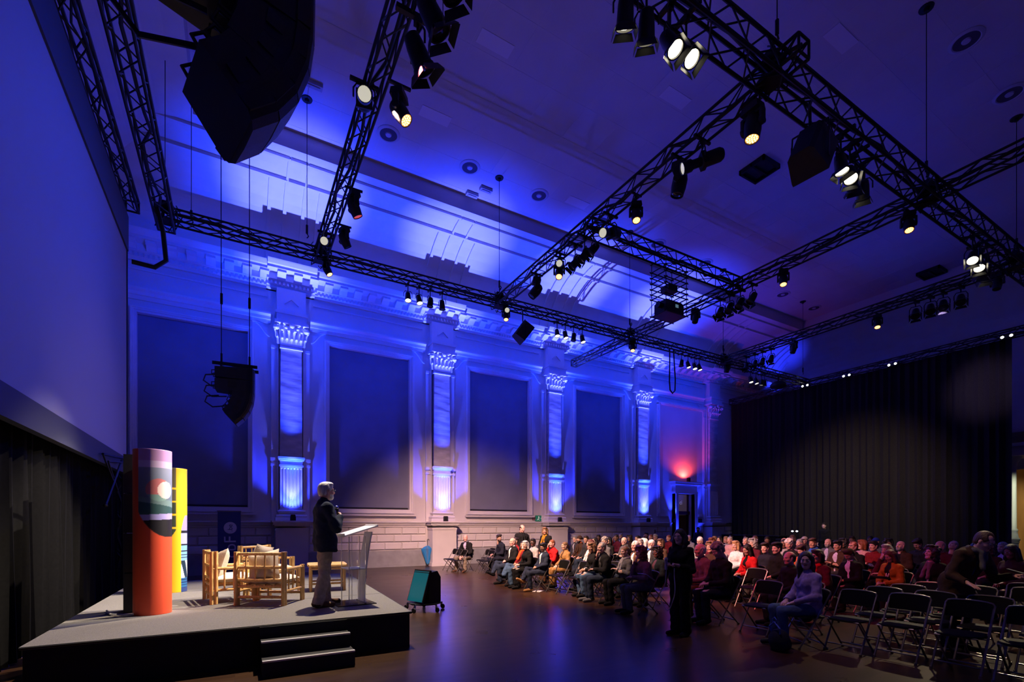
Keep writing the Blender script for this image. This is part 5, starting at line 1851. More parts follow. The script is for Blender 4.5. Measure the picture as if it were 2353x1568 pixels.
        for q in range(14):
            a, b = PI * q / 14, PI * (q + 1) / 14
            p.append(('c', (-.015, .092 * math.cos(a), .02 + .118 * math.sin(a)), (-.015, .092 * math.cos(b), .02 + .118 * math.sin(b)), .012, .012, .004))
        p += [('e', (-.005, .088, -.005), (.03, .018, .036), .01), ('e', (-.005, -.088, -.005), (.03, .018, .036), .01)]
    return sdf(p, h)


def hand_parts(kind, h=.0048):
    """right hand; wrist at the origin, fingers towards +X, palm down (-Z), thumb towards +Y"""
    pr = [('c', (-.02, 0, 0), (.02, .0, 0), .021, .022, .01), ('c', (.015, .018, 0), (.078, .026, 0), .016, .013, .012), ('c', (.015, -.016, 0), (.072, -.026, 0), .016, .012, .012), ('c', (.015, 0, 0), (.080, .0, 0), .016, .014, .012)]
    bend = {'relax': (.35, .35), 'flat': (.08, .1), 'grip': (1.25, 1.35)}[kind]
    for (y, l, sp) in ((.028, .072, .10), (.0095, .080, .02), (-.0095, .074, -.05), (-.027, .058, -.13)):
        p = np.array([.080 - abs(y) * .22, y, 0.0])
        a = 0.0
        for q, fr in enumerate((.44, .32, .26)):
            a += bend[0] if q == 0 else bend[1] * (.8 if q == 2 else 1)
            d = np.array([math.cos(a) * math.cos(sp), math.sin(sp) * math.cos(a), -math.sin(a)]) * l * fr
            pr.append(('c', tuple(p), tuple(p + d), .0088 - .0008 * q, .0082 - .0010 * q, .003))
            p = p + d
    if kind == 'grip':
        pr += [('c', (.015, .026, -.004), (.05, .046, -.024), .0125, .0105, .006), ('c', (.05, .046, -.024), (.078, .030, -.040), .0100, .0085, .003)]
    else:
        pr += [('c', (.015, .024, -.004), (.046, .052, -.016), .0125, .0105, .006), ('c', (.046, .052, -.016), (.080, .062, -.024), .0100, .0080, .003)]
    return sdf(pr, h)


HEADS = {s: head_parts(s) for s in 'mf'}
HANDS = {k: hand_parts(k) for k in ('relax', 'flat', 'grip')}
HAIRM = {}


def hairm(kind):
    if kind not in HAIRM:
        HAIRM[kind] = npmesh({'beanie': 'beanie', 'cap': 'cap', 'glasses': 'glasses', 'beard': 'beard', 'band': 'headband'}.get(kind, 'hair'), [(*hair_mesh(kind), 0)], [BLACKP])
    return HAIRM[kind]


def V3(*a):
    return np.array(a, float)


# ---- poses: joints in metres; seated people have the seat centre as origin, standing ones the feet centre
def joints(pose, sex):
    sw = .185 if sex == 'm' else .165
    J = {}
    lean = {'lap': .02, 'fold': -.04, 'chin': .16, 'phone': .20, 'crossL': -.10, 'crossR': -.10, 'knees': .16, 'wide': .05, 'turn': .06, 'face': .14}.get(pose, .0)
    if pose in ('mic', 'hold', 'coat', 'hang', 'bend'):
        hip = V3(0, 0, .93)
        lean = {'mic': -.02, 'bend': .50, 'coat': .06, 'hold': -.02}.get(pose, 0)
        J['stand'] = True
    else:
        hip = V3(-.06, 0, .545)
        J['stand'] = False
    up = V3(math.sin(lean), 0, math.cos(lean))
    J['hip'] = hip
    J['waist'] = hip + .20 * up + V3(.0, 0, 0)
    J['chest'] = hip + .39 * up
    J['neck'] = hip + .525 * up
    nl = lean * (.35 if lean > 0 else .2)
    J['head'] = J['neck'] + V3(.035 + .10 * math.sin(nl), 0, .165)
    if pose == 'bend':
        J['head'] = J['neck'] + V3(.11, 0, .12)
    for s, n_ in ((1, 'L'), (-1, 'R')):
        J['sh' + n_] = J['chest'] + .060 * up + V3(-.01, s * (sw - .008), 0)
        if J['stand']:
            J['th' + n_] = hip + V3(0, s * .085, -.02)
            J['kn' + n_] = V3(.015, s * .095, .49)
            J['an' + n_] = V3(-.02, s * (.105 if pose != 'hold' else .09), .075)
            J['to' + n_] = J['an' + n_] + V3(.17, s * .03, -.035)
        else:
            w = .19 if pose in ('knees', 'wide') else .105
            J['th' + n_] = hip + V3(.02, s * .09, -.01)
            J['kn' + n_] = V3(.40, s * w, .515)
            J['an' + n_] = V3(.36, s * (w - .015), .085)
            J['to' + n_] = J['an' + n_] + V3(.17, s * .03, -.04)
    if pose == 'mic':
        J['anR'] += V3(-.10, .0, 0)
        J['toR'] += V3(-.10, .0, 0)
        J['knR'] += V3(-.04, .0, 0)
        J['anL'] += V3(.06, 0, 0)
        J['toL'] += V3(.06, 0, 0)
    c = J['chest']
    A = {'lap': ((.05, .25, -.20), (.28, .09, -.30)), 'knees': ((.08, .25, -.22), (.33, .05, -.38)), 'wide': ((.06, .27, -.20), (.30, .15, -.33)),
         'fold': ((.07, .24, -.20), (.23, -.03, -.12)), 'phone': ((.06, .22, -.22), (.30, .05, -.26)),
         'crossL': ((.06, .25, -.18), (.26, .06, -.27)), 'crossR': ((.06, .25, -.18), (.26, .06, -.27)), 'hang': ((.0, .24, -.25), (.07, .25, -.50)), 'coat': ((.02, .25, -.24), (.16, .18, -.42)),
         'hold': ((.02, .22, -.24), (.22, .09, -.16)), 'bend': ((.10, .26, -.26), (.34, .16, -.36)), 'mic': ((.07, .23, -.22), (.26, .0, -.13)), 'chin': ((.10, .24, -.20), (.25, -.02, -.20)), 'turn': ((.05, .25, -.20), (.28, .09, -.30)), 'face': ((.10, .24, -.20), (.25, -.02, -.20))}[pose]
    for s, n_ in ((1, 'L'), (-1, 'R')):
        J['el' + n_] = c + V3(A[0][0], s * A[0][1], A[0][2])
        J['wr' + n_] = c + V3(A[1][0], s * A[1][1], A[1][2])
    if pose in ('chin', 'face'):
        J['elR'] = c + V3(.17, -.17, -.20)
        J['wrR'] = J['head'] + (V3(.09, -.04, -.17) if pose == 'chin' else V3(.10, -.08, -.10))
    if pose == 'fold':
        J['wrR'] = c + V3(.20, .05, -.16)
    if pose == 'mic':
        J['elR'] = c + V3(.10, -.235, -.235)
        J['wrR'] = c + V3(.20, -.075, -.045)
        J['wrL'] = c + V3(.20, .075, -.13)
    if pose == 'bend':
        J['wrL'] = c + V3(.36, .22, -.20)
        J['wrR'] = c + V3(.20, -.30, -.30)
        J['elR'] = c + V3(.0, -.30, -.22)
    if pose in ('crossL', 'crossR'):
        s, n_ = (1, 'L') if pose == 'crossL' else (-1, 'R')
        J['kn' + n_] = V3(.42, s * .02, .615)
        J['an' + n_] = V3(.60, s * -.10, .33)
        J['to' + n_] = J['an' + n_] + V3(.15, s * -.02, .04)
    return J


def torso(J, sex, g):
    hip, wa, ch, ne = J['hip'], J['waist'], J['chest'], J['neck']
    y = lambda v: V3(0, v, 0)
    wid = .075 if sex == 'm' else .06
    pr = []
    for s in (1, -1):
        pr += [('c', hip + y(s * .075), wa + y(s * .060), .112 + g, .100 + g, .05), ('c', wa + y(s * .060), ch + y(s * wid), .100 + g, .104 + g, .05)]
        n_ = 'L' if s > 0 else 'R'
        pr.append(('c', ch + y(s * .05) + V3(0, 0, .03), J['sh' + n_] + V3(0, -s * .025, .004), .083 + g, .050 + g, .05))
    pr.append(('c', ch + V3(-.01, 0, .06), ne + V3(-.005, 0, .0), .085 + g, .054 + g, .05))
    if sex == 'f':
        for s in (1, -1):
            pr.append(('e', ch + V3(.085, s * .07, -.035), (.055 + g, .062 + g, .06 + g), .04))
    return pr


def arms(J, g, w=.0):
    pr = []
    for n_ in 'LR':
        pr += [('c', J['sh' + n_], J['el' + n_], .053 + g, .042 + g + w, .025), ('c', J['el' + n_], J['wr' + n_], .042 + g + w, .029 + g + w * .6, .02)]
    return pr


def legs(J, g, w=.0):
    pr = []
    for n_ in 'LR':
        pr += [('c', J['th' + n_], J['kn' + n_], .088 + g, .060 + g, .035), ('c', J['kn' + n_], J['an' + n_], .056 + g + w * .4, .040 + g + w, .02)]
    return pr


def feet(J, g):
    pr = []
    for n_ in 'LR':
        a, t = J['an' + n_], J['to' + n_]
        d = (t - a) / np.linalg.norm(t - a)
        pr += [('c', a, a - .035 * d + V3(0, 0, -.03), .038 + g, .036 + g, .02), ('c', a + V3(0, 0, -.03), t, .036 + g, .030 + g, .02)]
    return pr


PL = {}


def lib(pose, sex, h, hb):
    key = (pose, sex, h)
    if key in PL:
        return PL[key]
    J = joints(pose, sex)
    d = {'J': J}
    d['body'] = sdf(torso(J, sex, 0) + arms(J, 0) + legs(J, 0) + feet(J, 0), hb)
    ne = J['neck']
    neckcut = ('x', ne + V3(.01, 0, .075), (.066, .066, .075), .01)
    hem = [('p', (0, 0, -1), -(J['hip'][2] - .13))] if J['stand'] else [('p', (-.25, 0, -1), -(J['hip'][2] - .09))]

    def cuffs():
        o = []
        for n_ in 'LR':
            e, w = J['el' + n_], J['wr' + n_]
            dd = (w - e) / np.linalg.norm(w - e)
            o.append(('x', w + dd * .025, (.056, .056, .056), 0))
        return o
    MK = lambda nm, pr, hh: npmesh(nm, [(*sdf(pr, hh, {'shoe': 0, 'shirt': .002, 'scarf': .005}.get(nm, .0055)), 0)], [BLACKP])
    d['mk'] = {}
    d['mk']['sweater'] = lambda: MK('sweater', torso(J, sex, .016) + arms(J, .012, .004) + [neckcut] + cuffs() + hem, h)
    d['mk']['shirt'] = lambda: MK('shirt', torso(J, sex, .010) + [('c', ne + V3(.0, 0, .0), ne + V3(.004, 0, .045), .060, .058, .01), ('x', ne + V3(.03, 0, .09), (.048, .046, .07), .005)] + hem, h)
    J_ = J
    up = (J['neck'] - J['hip']) / np.linalg.norm(J['neck'] - J['hip'])
    vc = J['chest'] + up * .045 + V3(.125, 0, 0)
    vee = [('x', tuple(vc), (.085, .062, .16), .01), ('x', tuple(J['waist'] + V3(.14, 0, .02)), (.06, .022, .26), .01)]
    coll = [('c', ne + V3(-.045, .045, .012), ne + V3(-.045, -.045, .012), .030, .030, .02)]
    skirt = [('c', J['hip'] + V3(0, s * .075, .02), J['hip'] + V3(.01, s * .085, -.17), .128, .142, .04) for s in (1, -1)] if J['stand'] else []
    d['mk']['jacket'] = lambda: MK('jacket', torso(J, sex, .024) + skirt + arms(J, .014, .006) + coll + [neckcut] + vee + cuffs() + ([('p', (0, 0, -1), -(J['hip'][2] - .16))] if J['stand'] else hem), h)
    d['mk']['coat'] = lambda: MK('coat', torso(J, sex, .028) + arms(J, .016, .008) + coll + ([('c', J['hip'] + V3(0, .07, 0), V3(0, .09, .42), .13, .15, .05), ('c', J['hip'] + V3(0, -.07, 0), V3(0, -.09, .42), .13, .15, .05), ('p', (0, 0, -1), -.44)] if J['stand'] else []) + [neckcut] + cuffs() + ([] if J['stand'] else hem), h)
    waist = J['hip'] + (J['waist'] - J['hip']) * .55
    tcut = []
    for n_ in 'LR':
        k_, a_ = J['kn' + n_], J['an' + n_]
        dd = (a_ - k_) / np.linalg.norm(a_ - k_)
        tcut.append(('x', a_ + dd * .03, (.070, .070, .040), 0))

    def tro(w):
        pr = [('c', J['hip'] + V3(0, s * .075, 0), J['hip'] + V3(0, s * .068, .08), .118, .108, .04) for s in (1, -1)] + legs(J, .012, w) + [('p', tuple(up), float(np.dot(up, waist)))]
        return MK('trousers', pr + tcut, h)
    d['mk']['trousers'] = lambda: tro(.026 if J['stand'] else .012)
    d['mk']['flares'] = lambda: tro(.036)

    def shoe(n_):
        a, t = J['an' + n_], J['to' + n_]
        dd = (t - a) / np.linalg.norm(t - a)
        b = a + V3(0, 0, -.03)
        pr = [('c', b - .045 * dd, b + .02 * dd + V3(0, 0, .01), .044, .044, .02), ('c', b, t + dd * .02, .046, .036, .02)]
        if t[2] < .1:
            pr.append(('p', (0, 0, -1), -.004))
        return MK('shoe', pr, .011)
    d['mk']['shoeL'] = lambda: shoe('L')
    d['mk']['shoeR'] = lambda: shoe('R')
    d['mk']['scarf'] = lambda: MK('scarf', [('c', ne + V3(.035, .05, -.005), ne + V3(-.05, .045, .02), .040, .036, .03), ('c', ne + V3(.035, -.05, -.005), ne + V3(-.05, -.045, .02), .040, .036, .03), ('c', ne + V3(-.06, .03, .02), ne + V3(-.06, -.03, .02), .036, .036, .03), ('c', ne + V3(.055, .035, -.02), ne + V3(.055, -.035, -.02), .036, .036, .03), ('c', ne + V3(.095, .03, -.03), J['waist'] + V3(.185, .05, .05), .034, .030, .02), ('c', ne + V3(.095, -.03, -.03), J['chest'] + V3(.19, -.05, -.12), .032, .030, .02), ('x', ne + V3(.0, 0, .08), (.055, .052, .075), .01)], .011)
    d['mk']['lanyard'] = lambda: npmesh('lanyard', [(*sdf([('c', J['neck'] + V3(.03, s * .06, .0), J['chest'] + V3(.155, s * .012, -.16), .013, .011, .004) for s in (1, -1)], .007), 0)], [BLACKP])
    PL[key] = d
    return d


def getm(d, k):
    if not hasattr(d['mk'][k], 'vertices'):
        d['mk'][k] = d['mk'][k]()
    return d['mk'][k]


CM = {}


def cloth(col, rough=.85):
    k = tuple(round(c, 3) for c in col)
    if k not in CM:
        CM[k] = mat('cloth_%d' % len(CM), k, rough, noise=.18, scale=25, bump=.35, bscale=18, spec=.12)
    return CM[k]


def hairc(col):
    k = ('h',) + tuple(col)
    if k not in CM:
        CM[k] = mat('hair_%d' % len(CM), col, .5, noise=.35, scale=30, bump=.6, bscale=60, stretch=(1, 1, .25))
    return CM[k]


SKIN = {k: mat('skin_' + k, c, .5, noise=.06, scale=10) for k, c in dict(fair=(.62, .38, .29), pink=(.60, .33, .26), tan=(.42, .235, .155), brown=(.20, .10, .062), dark=(.085, .042, .028)).items()}
LIPS = mat('lips', (.42, .14, .13), .45)
EYED = mat('eye_dark', (.02, .014, .012), .3)
EYEW = mat('eye_white', (.62, .60, .58), .3)
HC = dict(black=(.010, .008, .008), dark=(.022, .014, .010), brown=(.06, .030, .016), light=(.16, .085, .04), blond=(.38, .24, .11), ginger=(.22, .065, .022), auburn=(.09, .025, .014), grey=(.26, .25, .24), salt=(.15, .145, .14), white=(.62, .60, .57))
CC = dict(black=(.010, .010, .011), ink=(.014, .016, .026), navy=(.020, .027, .048), char=(.030, .030, .033), grey=(.10, .10, .105), lgrey=(.32, .31, .31), white=(.70, .69, .68), cream=(.55, .48, .38), red=(.50, .015, .018), dred=(.16, .012, .016), burg=(.085, .010, .022), orange=(.55, .09, .02), tan=(.32, .17, .06), brown=(.10, .050, .028), dbrown=(.045, .024, .016), mauve=(.16, .09, .11), green=(.022, .045, .042), denim=(.055, .10, .17), ddenim=(.022, .032, .055), beige=(.36, .30, .24), khaki=(.20, .165, .12), lilac=(.45, .40, .55), blue=(.03, .10, .42), royal=(.018, .03, .24), mustard=(.36, .16, .015), purple=(.26, .20, .36), pink=(.50, .28, .28))


HANDM = {}


def wear(name, me, parent, m, M=None):
    o = link(name, me, parent, M=M)
    if not me.materials:
        me.materials.append(m)
    o.material_slots[0].link = 'OBJECT'
    o.material_slots[0].material = m
    return o


def person(x, y, rz, pose='lap', sex='m', skin='fair', hair=('short', 'brown'), top=('sweater', 'char'), shirt='white', legs_='ddenim', shoes='black', label='', yaw=0.0, pitch=0.0, sc=.93, z=0.0, beard=None, glasses=None, scarf=None, extra=None, h=.017, hb=.021, hands=('relax', 'relax'), roll=0.0, group=None, flare=False, lany=None):
    d = lib(pose, sex, h, hb)
    J = d['J']
    HM = Matrix.Translation(Vector(J['head'])) @ Matrix.Rotation(yaw, 4, 'Z') @ Matrix.Rotation(pitch, 4, 'Y') @ Matrix.Rotation(roll, 4, 'X')
    parts = [(*d['body'], 0)]
    for (V, Q, mi) in HEADS[sex]:
        parts.append((xf(V, HM), Q, mi))
    for s, n_ in ((1, 'L'), (-1, 'R')):
        e, w = Vector(J['el' + n_]), Vector(J['wr' + n_])
        dx = (w - e).normalized()
        upv = Vector((0, 0, 1))
        if pose == 'mic' and n_ == 'R':
            dx = Vector((.30, .90, .10)).normalized()
            upv = Vector((.90, -.32, .18))
        if pose == 'mic' and n_ == 'L':
            dx = Vector((.30, -.90, .10)).normalized()
            upv = Vector((.90, .32, .18))
        if pose in ('chin', 'face') and n_ == 'R':
            dx = Vector((-.1, .35, 1)).normalized()
            upv = Vector((1, -.3, .2))
        if pose in ('hang',):
            upv = Vector((0, s, .1))
        zz = (upv - dx * upv.dot(dx)).normalized()
        yy = zz.cross(dx)
        B = Matrix(((dx.x, yy.x, zz.x, w.x), (dx.y, yy.y, zz.y, w.y), (dx.z, yy.z, zz.z, w.z), (0, 0, 0, 1)))
        HANDM[pose + n_] = Matrix.Translation((x, y, z)) @ Matrix.Rotation(rz, 4, 'Z') @ Matrix.Scale(sc, 4) @ B
        V, Q = HANDS[hands[0 if n_ == 'L' else 1]]
        if s > 0:                                   # mirror for the left hand
            V = V * np.array([1, -1, 1])
            Q = Q[:, ::-1]
        parts.append((xf(V, B), Q, 0))
    sk = SKIN[skin]
    me = npmesh('person', parts, [sk, EYED, LIPS, EYEW])
    o = link('person', me)
    o.location = (x, y, z)
    o.rotation_euler = (0, 0, rz)
    o.scale = (sc,) * 3
    tag(o, label, 'person', group)
    if hair:
        wear('hair' if hair[0] not in ('beanie', 'cap') else hair[0], hairm(hair[0]), o, hairc(HC[hair[1]]) if hair[1] in HC else cloth(CC[hair[1]]), HM)
    if beard:
        wear('beard', hairm('beard'), o, hairc(HC[beard]), HM)
    if glasses:
        wear('glasses', hairm('glasses'), o, BLACKP, HM)
    if extra:
        wear('headband', hairm('band'), o, cloth(CC[extra]), HM)
    if top[0] in ('jacket',):
        wear('jacket', getm(d, 'jacket'), o, cloth(CC[top[1]]))
        wear('shirt', getm(d, 'shirt'), o, cloth(CC[shirt]))
    else:
        wear(top[0], getm(d, top[0]), o, cloth(CC[top[1]]))
    wear('trousers', getm(d, 'flares' if flare else 'trousers'), o, cloth(CC[legs_]))
    for n_ in 'LR':
        wear('shoe', getm(d, 'shoe' + n_), o, cloth(CC[shoes], .5))
    if scarf:
        wear('scarf', getm(d, 'scarf'), o, cloth(CC[scarf]))
    if lany:
        wear('lanyard', getm(d, 'lanyard'), o, cloth(CC[lany]))
    return o


# ------------------------------------------------------------------ folding chairs
CHB = mat('chair_black', (.20, .185, .165), .34, .85)
CHS = mat('chair_seat', (.004, .0038, .0038), .6, noise=.2, spec=.15)


def chair_meshes():
    w, r = .205, .0115
    pts = [(.19, -w, .0), (-.20, -w + .0, .70)]
    arch = []
    for k in range(9):
        a = PI * k / 8
        yv = -math.cos(a)
        arch.append((-.215 - .012 * math.sin(a), yv * w if abs(yv) < .999 else yv * w, .715 + .045 * math.sin(a) ** .55))
    fr = [(.19, -w, 0.012), (.0, -w, .345)] + [(-.195, -w, .685)] + arch + [(-.195, w, .685), (.0, w, .345), (.19, w, .012)]
    m = {}
    m['front_frame'] = MB().tube(fr, r, 6).cyl((.19, -w, 0), (.187, -w, .03), .016, n=8).cyl((.19, w, 0), (.187, w, .03), .016, n=8).mesh('front_frame', CHB, True)
    w2 = .175
    rf = [(-.19, -w2, .012), (.175, -w2, .40), (.18, w2, .40), (-.19, w2, .012)]
    m['rear_frame'] = MB().tube(rf, r, 6).cyl((-.19, -w2, 0), (-.187, -w2, .03), .016, n=8).cyl((-.19, w2, 0), (-.187, w2, .03), .016, n=8).mesh('rear_frame', CHB, True)
    m['front_bar'] = MB().cyl((.135, -w, .095), (.135, w, .095), .009, n=6).mesh('front_bar', CHB, True)
    m['rear_bar'] = MB().cyl((-.145, -w2, .07), (-.145, w2, .07), .009, n=6).mesh('rear_bar', CHB, True)
    # seat pan: rounded, slightly dished
    poly = []
    for k in range(20):
        a = 2 * PI * k / 20
        poly.append((.0 + .19 * math.copysign(abs(math.cos(a)) ** .5, math.cos(a)), .195 * math.copysign(abs(math.sin(a)) ** .5, math.sin(a))))
    sm_ = MB().prism(poly, lambda u, v: (u, v, .402), lambda u, v: (u, v, .420))
    sm_.tube([(u, v, .408) for u, v in poly], .010, 6, True)
    m['seat'] = sm_.mesh('seat', CHS, True)
    vv, ff = [], []
    n = 10
    for s in (0, 1):
        for j in range(5):
            t = j / 4
            for k in range(n + 1):
                u = 2 * k / n - 1
                zt = .715 + .045 * max(0, 1 - u * u) ** .28 - .006
                z = .565 + (zt - .565) * t
                xx = -.198 + (.68 - z) * .55 * .30 - .018 * (1 - u * u) + (.006 if s else -.006)
                vv.append((xx, u * (w - .004), z))
    o = 5 * (n + 1)
    for s in (0, 1):
        for j in range(4):
            for k in range(n):
                a = s * o + j * (n + 1) + k
                q = (a, a + 1, a + n + 2, a + n + 1)
                ff.append(q if s else q[::-1])
    m['backrest'] = MB().add(vv, ff).mesh('backrest', CHS, True)
    return m


CHM = chair_meshes()


def chair(x, y, rz, label, group):
    r = empty('folding_chair', (x, y, 0), rz, label, 'chair', group)
    for k, me in CHM.items():
        link(k, me, r)
    return r
